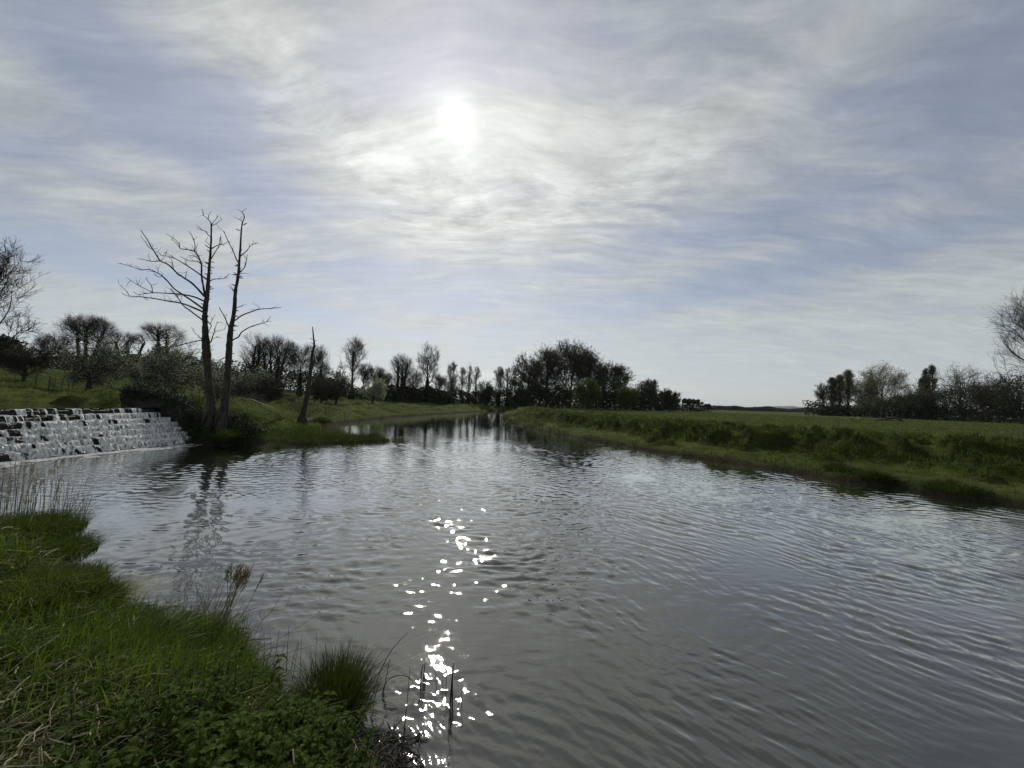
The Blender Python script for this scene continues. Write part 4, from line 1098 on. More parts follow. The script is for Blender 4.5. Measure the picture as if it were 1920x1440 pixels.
G_FAR = 'bare trees along the rise beyond the river'
G_BLO = 'blossoming trees in the park'
G_WOOD = 'trees of the dark wood behind the meadow'
G_RIGHT = 'trees on the far side of the meadow'
rows = [
    # name, style, overrides, px, Y, top, width, label, group
    ('bare_tree', BARE, dict(twr=0.014, limbs=22, sub=11, tw=8, crownoff=0.05), -44, 30, 452, 160, 'big bare tree with spreading twigs, cut off by the left edge of the photo', G_FAR),
    ('evergreen_tree', DARK, {}, -8, 40, 628, 70, 'black evergreen mass at the left edge under the big bare tree', G_FAR),
    ('hawthorn_tree', SHRUB, {}, 40, 33, 632, 74, 'small dark twiggy tree behind the railing near the left edge', G_BLO),
    ('bare_tree', BARE, dict(twr=0.012), 86, 62, 629, 84, 'broad dark bare tree between the small twiggy tree and the large blossoming tree', G_FAR),
    ('pollard_tree', HEAD, dict(trunks=3, tspread=0.33, rz=0.30, cz=0.72, up=0.07), 152, 58, 596, 96, 'three stemmed pollard rising above the large blossoming tree', G_FAR),
    ('blossom_tree', BLOS, dict(nleaf=6500, limbs=28), 162, 32, 620, 122, 'large blossoming tree with forked dark trunk behind the weir', G_BLO),
    ('pollard_tree', HEAD, dict(trunks=3, tspread=0.5, rz=0.12, cz=0.88), 232, 60, 624, 62, 'ivy black three stemmed pollard between two blossoming trees', G_FAR),
    ('evergreen_tree', DARK, {}, 232, 56, 662, 52, 'squat black ivy bush at the foot of the ivy black pollard', G_FAR),
    ('blossom_bush', BLOS, dict(th=0.3, nleaf=8000), 266, 38, 655, 58, 'pale greyish blossom bush right of the ivy black pollard', G_BLO),
    ('pollard_tree', HEAD, dict(trunks=2, tspread=0.25, rz=0.16), 298, 58, 602, 72, 'two stemmed pollard with flat umbrella of twigs and ivy trunk', G_FAR),
    ('evergreen_tree', DARK, {}, 294, 54, 645, 40, 'dark ivy bush under the umbrella shaped pollard', G_FAR),
    ('blossom_tree', BLOS, dict(nleaf=8500), 325, 29, 634, 100, 'white flowering tree just left of the dead trees behind the abutment', G_BLO),
    ('blossom_bush', BLOS, dict(th=0.3), 405, 34, 640, 66, 'thin flowering bush seen between the two dead trunks', G_BLO),
    ('blossom_bush', BLOS, dict(th=0.28, cz=0.52), 466, 36, 676, 74, 'low wide blossom bush right of the dead trunks', G_BLO),
    ('pollard_tree', POLL, dict(trunks=2, tspread=0.3), 472, 70, 626, 62, 'twin stemmed bare lime above the low wide blossom bush', G_FAR),
    ('pollard_tree', POLL, dict(trunks=4, tspread=0.22), 510, 70, 632, 72, 'four stemmed ivy clad lime behind the small dark round tree', G_FAR),
    ('hawthorn_tree', SHRUB, dict(leaf='darkleaf'), 506, 34, 698, 66, 'small dark round tree on a short trunk beside the iron tree guard', G_BLO),
    ('bare_tree', BARE, dict(limbs=20, twr=0.012, ivy=0.5, ivyw=0.05), 560, 62, 648, 74, 'dense dark bare tree left of the broken spike trunk', G_FAR),
    ('bare_tree', BARE, dict(twr=0.012, lean=0.1, ivy=0.5, ivyw=0.05), 592, 62, 650, 58, 'gnarled bare tree directly behind the broken spike trunk', G_FAR),
    ('hawthorn_tree', SHRUB, {}, 602, 46, 698, 58, 'dark round crowned tree just right of the broken spike trunk', G_BLO),
    ('hawthorn_tree', SHRUB, dict(limbs=24), 630, 48, 688, 66, 'wide domed dark tree on a crooked trunk, second right of the spike trunk', G_BLO),
    ('bare_tree', BARE, dict(th=0.8, twr=0.012, ivy=0.25), 658, 72, 636, 52, 'tall oval bare tree standing alone against the sky behind the domed tree', G_FAR),
    ('bare_tree', BARE, dict(twr=0.012, ivy=0.4), 680, 74, 676, 36, 'short ragged bare tree right of the tall oval one', G_FAR),
    ('blossom_bush', BLOS, dict(th=0.35, nleaf=9000, cz=0.6, rz=0.4, lsize=0.13), 698, 60, 707, 54, 'round white blossom bush alone on the grassy slope', G_BLO),
    ('pollard_tree', HEAD, dict(trunks=2, tspread=0.25, rz=0.22, cz=0.8), 704, 78, 688, 38, 'small two stemmed pollard behind the round white blossom bush', G_FAR),
    ('bare_tree', BARE, dict(twr=0.012, ivy=0.0), 722, 80, 700, 34, 'faint low bare tree between blossom bush and ivy lime clump', G_FAR),
    ('pollard_tree', POLL, dict(trunks=3, tspread=0.2), 750, 80, 664, 50, 'ivy clad lime clump left of the tallest lollipop shaped tree', G_FAR),
    ('bare_tree', BARE, dict(twr=0.012, ivy=0.5, ivyw=0.05), 772, 82, 690, 40, 'low dark bare tree at the foot of the lollipop shaped tree', G_FAR),
    ('bare_tree', BARE, dict(th=0.72, t0=0.4, cz=0.66, rz=0.36, twr=0.012, ivy=0.45), 799, 84, 643, 48, 'tall lollipop shaped bare tree standing above its neighbours', G_FAR),
    ('bare_tree', BARE, dict(twr=0.012, ivy=0.4, ivyw=0.06), 822, 84, 704, 44, 'low spreading bare tree right of the lollipop shaped tree', G_FAR),
    ('lime_tree', SLIM, dict(trunks=2, tspread=0.3), 846, 100, 680, 26, 'slim bare lime, first of the thin row right of centre left', G_FAR),
    ('lime_tree', SLIM, {}, 865, 100, 690, 20, 'slim bare lime with forked trunk, second in the thin row', G_FAR),
    ('lime_tree', SLIM, dict(lean=0.05), 876, 101, 684, 22, 'slim bare lime leaning slightly, third in the thin row', G_FAR),
    ('lime_tree', SLIM, {}, 891, 102, 688, 22, 'slim bare lime, last in the thin row beside the dark dome', G_FAR),
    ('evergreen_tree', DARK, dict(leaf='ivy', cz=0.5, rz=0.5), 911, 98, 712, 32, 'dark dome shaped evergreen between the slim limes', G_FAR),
    ('lime_tree', SLIM, dict(trunks=2, tspread=0.3), 934, 104, 686, 26, 'twin slim lime with pale gaps left of the wood', G_FAR),
    ('lime_tree', SLIM, {}, 950, 104, 688, 22, 'slim lime touching the left edge of the wood', G_FAR),
    ('evergreen_tree', DARK, dict(cz=0.5), 966, 100, 696, 34, 'dark upright evergreen at the left end of the wood', G_WOOD),
    # the wood
    ('oak_tree', WOOD, {}, 990, 100, 664, 60, 'leftmost leafy tree of the wood with see through crown', G_WOOD),
    ('oak_tree', WOOD, {}, 1024, 98, 650, 76, 'domed leafy tree left of the highest tree of the wood', G_WOOD),
    ('oak_tree', WOOD, dict(nleaf=5200, limbs=26, sub=10), 1068, 97, 643, 104, 'highest tree of the wood with the broadest crown', G_WOOD),
    ('oak_tree', WOOD, dict(nleaf=4600), 1104, 100, 660, 72, 'dense leafy tree right of the highest tree of the wood', G_WOOD),
    ('oak_tree', WOOD, dict(nleaf=3600), 1132, 103, 680, 58, 'lower leafy tree behind the bright green domed trees', G_WOOD),
    ('oak_tree', WOOD, dict(nleaf=1600, th=0.75, cz=0.72, rz=0.28), 1164, 103, 685, 50, 'airy tree with flat open crown at the right shoulder of the wood', G_WOOD),
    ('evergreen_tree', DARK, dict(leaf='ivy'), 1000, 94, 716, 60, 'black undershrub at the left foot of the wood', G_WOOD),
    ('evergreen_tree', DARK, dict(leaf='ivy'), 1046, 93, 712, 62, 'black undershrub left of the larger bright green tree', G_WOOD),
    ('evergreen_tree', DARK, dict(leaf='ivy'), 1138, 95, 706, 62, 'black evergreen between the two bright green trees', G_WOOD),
    ('round_tree', ROUND, dict(limbs=18), 1100, 80, 708, 62, 'larger bright green domed tree in front of the dark wood', G_WOOD),
    ('round_tree', ROUND, {}, 1176, 86, 724, 50, 'smaller bright green round tree in front of the wood', G_WOOD),
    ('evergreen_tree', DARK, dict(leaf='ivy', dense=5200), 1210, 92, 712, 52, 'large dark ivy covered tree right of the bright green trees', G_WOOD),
    ('bare_tree', BARE, dict(twr=0.03), 1220, 97, 704, 26, 'bare treetop poking out above the ivy covered tree', G_WOOD),
    ('hawthorn_tree', SHRUB, dict(lsize=0.3, nleaf=3000, twr=0.03), 1256, 98, 726, 42, 'grey brown rounded tree at the right end of the wood', G_WOOD),
    ('pine_tree', DARK, dict(cz=0.72, rz=0.24, dense=2200, lsize=0.4, denser=0.3, tr=0.03, th=0.7, clump=22), 1288, 118, 747, 36, 'low dark pine clump left of the flat topped pine', G_WOOD),
    ('pine_tree', DARK, dict(cz=0.8, rz=0.18, dense=1800, lsize=0.4, denser=0.35, tr=0.03, th=0.75, clump=16), 1310, 120, 749, 28, 'flat topped dark pine at the far right tip of the wood', G_WOOD),
    ('pine_tree', DARK, dict(cz=0.8, rz=0.18, dense=900, lsize=0.4, denser=0.35, tr=0.03, th=0.75, clump=9), 1327, 122, 757, 14, 'smallest pine, the last tree before the open horizon', G_WOOD),
    # right side of the meadow
    ('bare_tree', BARE, dict(twr=0.035, limbs=12, ivy=0.0), 1541, 128, 720, 34, 'small bare tree at the left end of the right hand tree belt', G_RIGHT),
    ('poplar_tree', POPL, dict(leaf='darkleaf'), 1559, 126, 711, 26, 'dark narrow poplar beside the small bare tree', G_RIGHT),
    ('poplar_tree', POPL, {}, 1574, 126, 706, 28, 'pale green poplar, second from the small bare tree', G_RIGHT),
    ('poplar_tree', POPL, {}, 1590, 126, 698, 32, 'taller pale green poplar against the willows', G_RIGHT),
    ('willow_tree', WILL, dict(nleaf=5000), 1614, 122, 694, 54, 'pale willow with upright open crown next to the poplars', G_RIGHT),
    ('willow_tree', WILL, dict(limbs=28, nleaf=8000), 1656, 118, 686, 86, 'largest pale willow with wind swept spreading crown', G_RIGHT),
    ('willow_tree', WILL, dict(nleaf=2000), 1698, 116, 708, 54, 'low pale willow drooping right of the largest one', G_RIGHT),
    ('shrub', ROUND, dict(leaf='greyleaf', th=0.3), 1640, 108, 744, 70, 'olive bush below the largest willow', G_RIGHT),
    ('shrub', ROUND, dict(leaf='youngleaf', th=0.3), 1686, 106, 738, 62, 'olive bush between the willows and the dark evergreens', G_RIGHT),
    ('poplar_tree', POPL, dict(leaf='greyleaf'), 1729, 128, 712, 18, 'shortest of the three grey poplars above the evergreens', G_RIGHT),
    ('poplar_tree', POPL, dict(leaf='greyleaf'), 1738, 128, 694, 20, 'middle one of the three grey poplars above the evergreens', G_RIGHT),
    ('poplar_tree', POPL, dict(leaf='greyleaf'), 1748, 128, 688, 22, 'tallest of the three grey poplars above the evergreens', G_RIGHT),
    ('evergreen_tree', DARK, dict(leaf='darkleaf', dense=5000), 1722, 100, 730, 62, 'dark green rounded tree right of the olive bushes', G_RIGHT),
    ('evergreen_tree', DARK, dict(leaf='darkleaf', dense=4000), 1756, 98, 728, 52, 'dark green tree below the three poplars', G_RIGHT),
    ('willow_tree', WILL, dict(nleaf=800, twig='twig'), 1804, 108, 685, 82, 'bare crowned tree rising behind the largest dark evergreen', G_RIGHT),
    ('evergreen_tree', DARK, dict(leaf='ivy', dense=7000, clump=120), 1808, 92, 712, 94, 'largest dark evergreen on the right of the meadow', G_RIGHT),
    ('willow_tree', WILL, dict(nleaf=800, twig='twig'), 1852, 104, 694, 60, 'thin bare tree between the largest evergreen and the right edge', G_RIGHT),
    ('hawthorn_tree', SHRUB, dict(lsize=0.25, nleaf=4200, twr=0.03), 1872, 84, 704, 84, 'brown tangled tree left of the right hand edge', G_RIGHT),
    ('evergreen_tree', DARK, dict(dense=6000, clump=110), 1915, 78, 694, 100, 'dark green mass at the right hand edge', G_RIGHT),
    ('bare_tree', BARE, dict(twr=0.012, limbs=30, sub=10, tw=8, cz=0.52, rz=0.49, t0=0.12), 1986, 58, 535, 185, 'huge bare tree reaching in from the right hand edge', G_RIGHT),
]
for i, (nm, st, ov, px, Y, top, wpx, lab, grp) in enumerate(rows):
    kw = dict(st); kw.update(ov)
    cat = 'bush' if nm in ('shrub', 'blossom_bush') else 'tree'
    make_tree(nm, lab, cat, grp, px, Y, top, wpx, 200 + i, **kw)


# far, low woods that read as one mass
def undergrowth(name, label, segs, mat, seed):
    rng = np.random.default_rng(seed); P = []
    for (p0, p1, Y, toppx, n, sz) in segs:
        px = rng.uniform(p0, p1, n); yy = Y + rng.uniform(-4, 4, n)
        x = np.array([(at(p, 760, Y)[0]) for p in (p0, p1)]); xx = x[0] + (x[1] - x[0]) * (px - p0) / (p1 - p0)
        g = terrain(xx, yy)
        hh = toppx * Y / F * (0.45 + 0.75 * fbm(px * (0.09 if Y < 200 else 0.025), px * 0 + seed, 95, 3))
        P.append(np.stack([xx, yy, g + hh * rng.random(n) ** 0.8], -1))
    V, Q = [], []
    mb = MB()
    for p, s_ in zip(P, segs):
        v, q = leaves(p, s_[5], rng); mb.add(v, q)
    tag(mb.build(name, mat), label, kind='stuff')


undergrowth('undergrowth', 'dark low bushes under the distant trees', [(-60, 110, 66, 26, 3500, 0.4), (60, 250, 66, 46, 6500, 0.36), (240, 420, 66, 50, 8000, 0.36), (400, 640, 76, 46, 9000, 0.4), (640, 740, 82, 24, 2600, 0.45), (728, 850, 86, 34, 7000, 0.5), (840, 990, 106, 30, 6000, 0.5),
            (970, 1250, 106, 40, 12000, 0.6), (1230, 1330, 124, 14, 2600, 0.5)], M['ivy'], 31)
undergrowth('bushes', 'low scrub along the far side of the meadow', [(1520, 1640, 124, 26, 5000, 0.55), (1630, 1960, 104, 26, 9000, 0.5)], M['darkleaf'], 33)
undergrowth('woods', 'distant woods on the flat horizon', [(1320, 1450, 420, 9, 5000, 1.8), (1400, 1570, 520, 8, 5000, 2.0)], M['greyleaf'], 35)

# ------------------------------------------------------------------ park railing, guards, lying wood
def railing():
    rng = np.random.default_rng(61)
    p0 = np.array([-46.0, 27.6]); p1 = np.array([-10.5, 33.5]); n = 30
    root = empty('park_railing', (p0[0], p0[1], tz(*p0)), 'long low iron park railing crossing the grass behind the weir', 'fence')
    og = np.array(root.location)
    xy = np.array([p0 + (p1 - p0) * t for t in np.linspace(0, 1, n)])
    z = terrain(xy[:, 0], xy[:, 1])
    for i in range(n):
        h = 1.12; b = np.array([xy[i, 0], xy[i, 1], z[i]])
        V, Q = polytube([b - [0, 0, .2], b + [rng.normal(0, .02), 0, h]], [0.022, 0.018], 6, 1)
        mesh_obj('post', V - og, Q, M['iron'], root)
    for hh in (0.28, 0.55, 0.82, 1.08):
        P = np.stack([xy[:, 0], xy[:, 1], z + hh], -1)
        V, Q = polytube(P, np.full(n, 0.011), 5, 2)
        mesh_obj('rail', V - og, Q, M['iron'], root)
    # hooped gate frames
    e = (p1 - p0) / np.linalg.norm(p1 - p0)
    labs = ['leftmost arched iron hoop on the park railing', 'arched iron hoop left of the large blossoming tree', 'tall doubled arched iron hoop beside the large blossoming tree', 'arched iron hoop right of the large blossoming tree', 'arched iron hoop above the stone abutment',
            'arched iron hoop below the pale greyish blossom bush', 'arched iron hoop left of the bigger dead trunk']
    for (pa, pb, hp, lab) in ((66, 92, 29, labs[0]), (90, 97, 24, labs[1]), (115, 127, 29, labs[2]), (200, 209, 25, labs[3]), (240, 252, 25, labs[4]), (262, 275, 24, labs[5]), (345, 360, 26, labs[6])):
        Y = 28.4
        A = at(pa, 740, Y); B = at(pb, 740, Y); A[2] = tz(A[0], Y); B[2] = tz(B[0], Y); h = hp * Y / F * 1.1
        wv = B - A; pts = [A - [0, 0, .2], A + [0, 0, h * .55], A + wv * .08 + [0, 0, h * .82], A + wv * .5 + [0, 0, h], B - wv * .08 + [0, 0, h * .82], B + [0, 0, h * .55], B - [0, 0, .2]]
        V, Q = polytube(pts, [0.026] * 7, 6, 5)
        o = mesh_obj('iron_hoop', V - A, Q, M['iron']); o.location = Vector(A)
        tag(o, lab, 'fence', 'iron hoops of the park railing')


railing()


def tree_guard(px, pb, wpx, hpx, Y, label):
    c = at(px, pb, Y); c[2] = tz(c[0], Y); w_ = wpx * Y / F; h = hpx * Y / F
    root = empty('tree_guard', c, label, 'guard', 'iron guards round young trees')
    for i in range(7):
        for s_ in (-1, 1):
            x = (i / 6 - 0.5) * w_
            V, Q = polytube([np.array([x, s_ * w_ / 2, -.15]), np.array([x, s_ * w_ / 2, h])], [0.016, 0.016], 5, 1); mesh_obj('bar', V, Q, M['iron'], root)
    for i in range(1, 6):
        for s_ in (-1, 1):
            y = (i / 6 - 0.5) * w_
            V, Q = polytube([np.array([s_ * w_ / 2, y, -.15]), np.array([s_ * w_ / 2, y, h])], [0.016, 0.016], 5, 1); mesh_obj('bar', V, Q, M['iron'], root)
    for zz_ in (0.12, 0.55, 0.95):
        q = w_ / 2 + 0.012
        V, Q = polytube([np.array(p) for p in ((-q, -q, h * zz_), (q, -q, h * zz_), (q, q, h * zz_), (-q, q, h * zz_), (-q, -q, h * zz_))], [0.013] * 5, 5, 1); mesh_obj('band', V, Q, M['iron'], root)


tree_guard(480, 745, 20, 17, 31, 'square iron tree guard on the grass right of the dead trunks')
tree_guard(208, 736, 11, 18, 29, 'narrow iron tree guard just left of the stone abutment')
tree_guard(545, 748, 12, 15, 33, 'small iron tree guard left of the broken spike trunk')


def lying(name, label, cat, lines, mat, group=None):
    mb = MB(); rng = np.random.default_rng(71); og = None
    for (pl, r0, r1) in lines:
        P = np.array(pl); og = P[0] if og is None else og
        V, Q = polytube(P, np.linspace(r0, r1, len(P)), 8, 4, 0.06, rng); mb.add(V, Q)
    o = mb.build(name, mat, None, True, og); o.location = Vector(og)
    return tag(o, label, cat, group)


def gp(px, Y, dz):
    p = at(px, 760, Y); p[2] = tz(p[0], Y) + dz
    return p


lying('fallen_branch', 'dark arched fallen bough lying on the open meadow', 'log', [([gp(1638, 62, .05), gp(1650, 62, .18), gp(1662, 61.5, .38), gp(1675, 61, .55), gp(1684, 60.5, .42), gp(1692, 60, .02)], .12, .2), ([gp(1664, 61.8, .4), gp(1672, 62, .75), gp(1678, 62, .72)], .15, .07),
      ([gp(1648, 61, .02), gp(1662, 60.8, .14), gp(1678, 60.5, .2)], .08, .06)], M['deadwood'])
lying('fallen_branch', 'small pale bleached bough in the meadow left of the dark fallen bough', 'log', [([gp(1607, 62, .0), gp(1609, 62, .35), gp(1613, 62, .5), gp(1617, 62, .3)], .06, .05), ([gp(1611, 62, .3), gp(1617, 62, .1), gp(1622, 62, .0)], .05, .03)], M['straw'])
lying('fallen_branch', 'bare forked branch lying at the waterline below the dead trees', 'branch', [([np.array(onz(a, b, .03)) + [0, 0, c] for a, b, c in ((437, 834, .02), (450, 831, .05), (460, 828, .1), (470, 825, .14), (480, 827, .1))], .035, .02), ([onz(452, 832, .05), onz(451, 836, .02)], .025, .015),
      ([onz(451, 830, .06) + [0, 0, 0], onz(451, 826, .15)], .025, .012)], M['deadwood'])
lying('timber_rail', 'thin pale timber lying in the grass right of the dead trunks', 'log', [([gp(446, 26.5, .12), gp(465, 26.6, .14), gp(490, 26.8, .12), gp(512, 27, .1)], .04, .035)], M['straw'])

# ------------------------------------------------------------------ grass of the banks and the meadow
def scatter_polar(n, r0, r1, a0, a1, rng):
    th = np.radians(rng.uniform(a0, a1, n)); r = np.exp(rng.uniform(math.log(r0), math.log(r1), n))
    return r * np.sin(th), r * np.cos(th), r


def build_meadow():
    rng = np.random.default_rng(81)
    x, y, r = scatter_polar(330000, 7.0, 110, -60, 60, rng)
    z = terrain(x, y)
    ok = (z > 0.14) & ~((y < 7) & (x < 2))
    ok &= ~((x < -16.9) & (y > 4) & (y < 18.6) & (z < 1.5))
    x, y, z, r = x[ok], y[ok], z[ok], r[ok]
    pat = fbm(x * 0.5, y * 0.5, 101, 3); rightside = x > -1.5 + 0 * y
    shelf = rightside & (z < 0.62)
    hgt = (0.07 + 0.16 * sst(0.4, 0.7, pat)) * rng.uniform(0.6, 1.4, len(x)) * np.where(shelf, 0.62, 1.0) + 0.0012 * r
    keep = rng.random(len(x)) < np.where(z < 0.28, 0.4, 1.0)
    x, y, z, r, hgt, rightside = x[keep], y[keep], z[keep], r[keep], hgt[keep], rightside[keep]
    dr = pdist(x, y, RB) / (1.0 + 1.1 * (1 - sst(9, 19, y)))
    wx = x + (fbm(x * 0.9, y * 0.9, 33, 3) - 0.5) * 2.0; wy = y + (fbm(x * 0.9, y * 0.9, 36, 3) - 0.5) * 2.0
    cell = sst(0.66, 0.3, worley(wx, wy, 1.2, 1, 0.85)); cell2 = sst(0.6, 0.3, worley(wx, wy, 1.25, 2, 0.4))
    med = fbm(x * 0.45, y * 0.45, 15, 3) - 0.5
    zone = np.maximum(cell * sst(2.2, 3.2, dr + med * 3) * (1 - sst(6.0, 9.5, dr + med * 3)), 0.8 * cell2 * (dr < 14))
    lz = sst(0.62, 0.3, worley(x + med, y + med, 2.6, 4, 0.6)) * 0.7
    tuss = rng.random(len(x)) < np.where(rightside, zone * 0.7, lz * (r < 40))
    hgt = hgt * np.where(tuss, 1.15, np.where(rightside, 0.55, 0.7))
    shelf = ~tuss & np.where(rightside, dr < 3.4 + med * 3, (r < 45) & (z < 1.6))
    wd = 0.007 + 0.00085 * r
    dry = rng.random(len(x)) < np.where(r > 30, 0.40, 0.10)
    P = np.stack([x, y, z - 0.01], -1)
    for m_, nm, lab, s_ in ((M['meadow'], 'grass', 'short green grass of the meadow and banks', ~dry & ~tuss & ~shelf), (M['shelfgrass'], 'grass', 'bright grass on the low shelf by the water', shelf & ~dry), (M['shadedgrass'], 'grass', 'dark coarse grass on the humps of the bank', tuss & ~dry), (M['drygrass'], 'grass', 'dry stalks among the meadow grass', dry)):
        q = P[s_]; n = len(q)
        V, Q = blades(q, hgt[s_] * (1.35 if nm == 'grass' and m_ is M['drygrass'] else 1), wd[s_] * (0.75 if m_ is M['drygrass'] else 1), rng.uniform(0, 6.28, n), rng.uniform(0.1, 0.9, n), rng, 2)
        tag(mesh_obj(nm, V, Q, m_), lab, kind='stuff')
    x = rng.uniform(-1, 34, 420000); y = np.exp(rng.uniform(math.log(9), math.log(60), 420000))
    dR = pdist(x, y, RB); ok = (x > np.interp(y, RB[::-1, 1][:0] if False else np.sort(RB[:, 1]), RB[np.argsort(RB[:, 1]), 0])) & (dR < 22)
    x, y, dR = x[ok], y[ok], dR[ok]; dr = dR / (1.0 + 1.1 * (1 - sst(9, 19, y)))
    wx = x + (fbm(x * 0.9, y * 0.9, 33, 3) - 0.5) * 2.0; wy = y + (fbm(x * 0.9, y * 0.9, 36, 3) - 0.5) * 2.0
    med = fbm(x * 0.45, y * 0.45, 15, 3) - 0.5; zn = sst(0.66, 0.3, worley(wx, wy, 1.2, 1, 0.85)) * sst(2.0, 3.2, dr + med * 3) * (1 - sst(6.0, 9.5, dr + med * 3))
    zn = np.maximum(zn, 0.7 * sst(0.6, 0.3, worley(wx, wy, 1.25, 2, 0.4)) * (dr < 14))
    ok = rng.random(len(x)) < zn; x, y = x[ok], y[ok]; z = terrain(x, y); ok = z > 0.2; x, y, z = x[ok], y[ok], z[ok]; n = len(x)
    top = rng.random(n) < 0.6
    for s_, m_, lab in ((~top, M['shadedgrass'], 'coarse dark grass clothing the humps of the far bank'), (top, M['shelfgrass'], 'bright new grass on the humps of the far bank')):
        q = s_.sum(); V, Q = blades(np.stack([x, y, z - .01], -1)[s_], rng.uniform(0.08, 0.26, q), 0.006 + 0.0008 * y[s_], rng.uniform(0, 6.28, q), rng.uniform(0.3, 1.5, q), rng, 2)
        tag(mesh_obj('hump_grass', V, Q, m_), lab, kind='stuff')
    # sedge fringe of the spit, standing partly in the water
    x = rng.uniform(-12.6, -4.9, 26000); y = rng.uniform(16.4, 26.5, 26000)
    z = terrain(x, y); dd = np.abs(pdist(x, y, LB))
    f = np.exp(-(((x + 8.4) / 2.9) ** 2 + ((y - 19.2) / 2.2) ** 2))
    ok = ((z < 0.62) & (z > -0.12) & (rng.random(len(x)) < f * 1.3 + 0.12 * (z > 0)) & (x + 12.9 > 0.5)) | ((z <= -0.12) & (dd < 0.9) & (x > -8) & (rng.random(len(x)) < 0.35 * (1 - dd)))
    x, y, z = x[ok], y[ok], np.maximum(z[ok], -0.1)
    n = len(x)
    V, Q = blades(np.stack([x, y, z], -1), rng.uniform(0.14, 0.36, n), np.full(n, 0.015), rng.uniform(0, 6.28, n), rng.uniform(0.05, 0.5, n), rng, 3)
    tag(mesh_obj('sedge', V, Q, M['sedge']), 'sedge bed on the low spit below the dead trees', kind='stuff')
    # rough fringe along the right hand waterline
    t = rng.random(9000); L = np.concatenate([[0], np.cumsum(np.hypot(*np.diff(RB, axis=0).T))]); s = t * L[-1]
    x = np.interp(s, L, RB[:, 0]) + rng.normal(0.25, 0.35, 9000); y = np.interp(s, L, RB[:, 1]) + rng.normal(0, 0.3, 9000)
    ok = (y > 6) & (y < 60) & (fbm(x * 0.6, y * 0.6, 111, 2) > 0.42); x, y = x[ok], y[ok]; z = terrain(x, y); ok = z > -0.06; x, y, z = x[ok], y[ok], z[ok]; n = len(x)
    V, Q = blades(np.stack([x, y, z], -1), rng.uniform(0.12, 0.34, n), 0.012 + 0.0007 * y, rng.uniform(0, 6.28, n), rng.uniform(0.2, 1.1, n), rng, 3)
    tag(mesh_obj('bank_sedge', V, Q, M['sedge']), 'rough sedge along the far waterline', kind='stuff')


build_meadow()


def tussock(x, y, r, h, n, mat, label, seed, nm='grass_tussock', cat='tussock', group=None, wd=0.006, bendr=(0.25, 1.3), zoff=0.0, dead=0, seg=4, z0=None, yawn=0.5):
    rng = np.random.default_rng(seed); z0 = tz(x, y) + zoff if z0 is None else z0
    root = empty(nm, (x, y, z0), label, cat, group)
    a = rng.uniform(0, 6.28, n); q = r * rng.random(n) ** 0.6
    P = np.stack([q * np.cos(a), q * np.sin(a), -0.03 + 0.22 * h * (1 - (q / r) ** 2)], -1)
    yaw = a + rng.normal(0, yawn, n)
    V, Q = blades(P, h * rng.uniform(0.55, 1.1, n), np.full(n, wd), yaw, bendr[0] + (bendr[1] - bendr[0]) * (q / r) * rng.uniform(0.6, 1.2, n), rng, seg)
    mesh_obj('blades', V, Q, mat, root)
    if dead:
        a = rng.uniform(0, 6.28, dead); q = r * (0.4 + 0.7 * rng.random(dead))
        P = np.stack([q * np.cos(a), q * np.sin(a), np.full(dead, 0.02)], -1)
        V, Q = blades(P, h * rng.uniform(0.6, 1.2, dead), np.full(dead, wd), a, rng.uniform(0.9, 1.7, dead), rng, seg)
        mesh_obj('dead_leaves', V, Q, M['straw'], root)
    return root


# tussocks on the shelf of the far bank
G_T = 'grass tussocks on the far bank'
for i, (px, py, zg, r, h, lab) in enumerate(((1580, 868, .5, .55, .34, 'low rounded grass tussock, leftmost of three on the far shelf'), (1645, 880, .5, .42, .42, 'dark upright grass tussock in the middle of the far shelf'), (1790, 898, .5, .62, .36, 'wide dark grass tussock on the far shelf near the right edge'),
                                             (1700, 930, .3, .9, .4, 'largest dark tussock hanging over the far waterline'), (1410, 872, .25, .5, .3, 'straggly tussock at the far waterline near the middle of the bank'))):
    p = onz(px, py, zg)
    tussock(p[0], p[1], r, h, 900, M['sedge'], lab, 300 + i, group=G_T, wd=0.016, seg=3)
# clumps below the dead trees
for i, (px, py, r, h, lab) in enumerate(((428, 822, .42, .6, 'tall grass clump at the water under the dead trees'), (600, 790, .75, .6, 'scrubby clump at the foot of the broken spike trunk'), (520, 826, .4, .55, 'grass clump at the left end of the sedge spit'))):
    p = onz(px, py + 6, 0.15)
    tussock(p[0], p[1], r, h, 1300, M['sedge'] if i else M['grass'], lab, 320 + i, group='grass clumps under the dead trees', wd=0.014, seg=3)

# ------------------------------------------------------------------ the near bank
def near_scatter(n, x0, x1, y0, y1, rng):
    x = rng.uniform(x0, x1, n); y = rng.uniform(y0, y1, n); z = terrain(x, y)
    return x, y, z


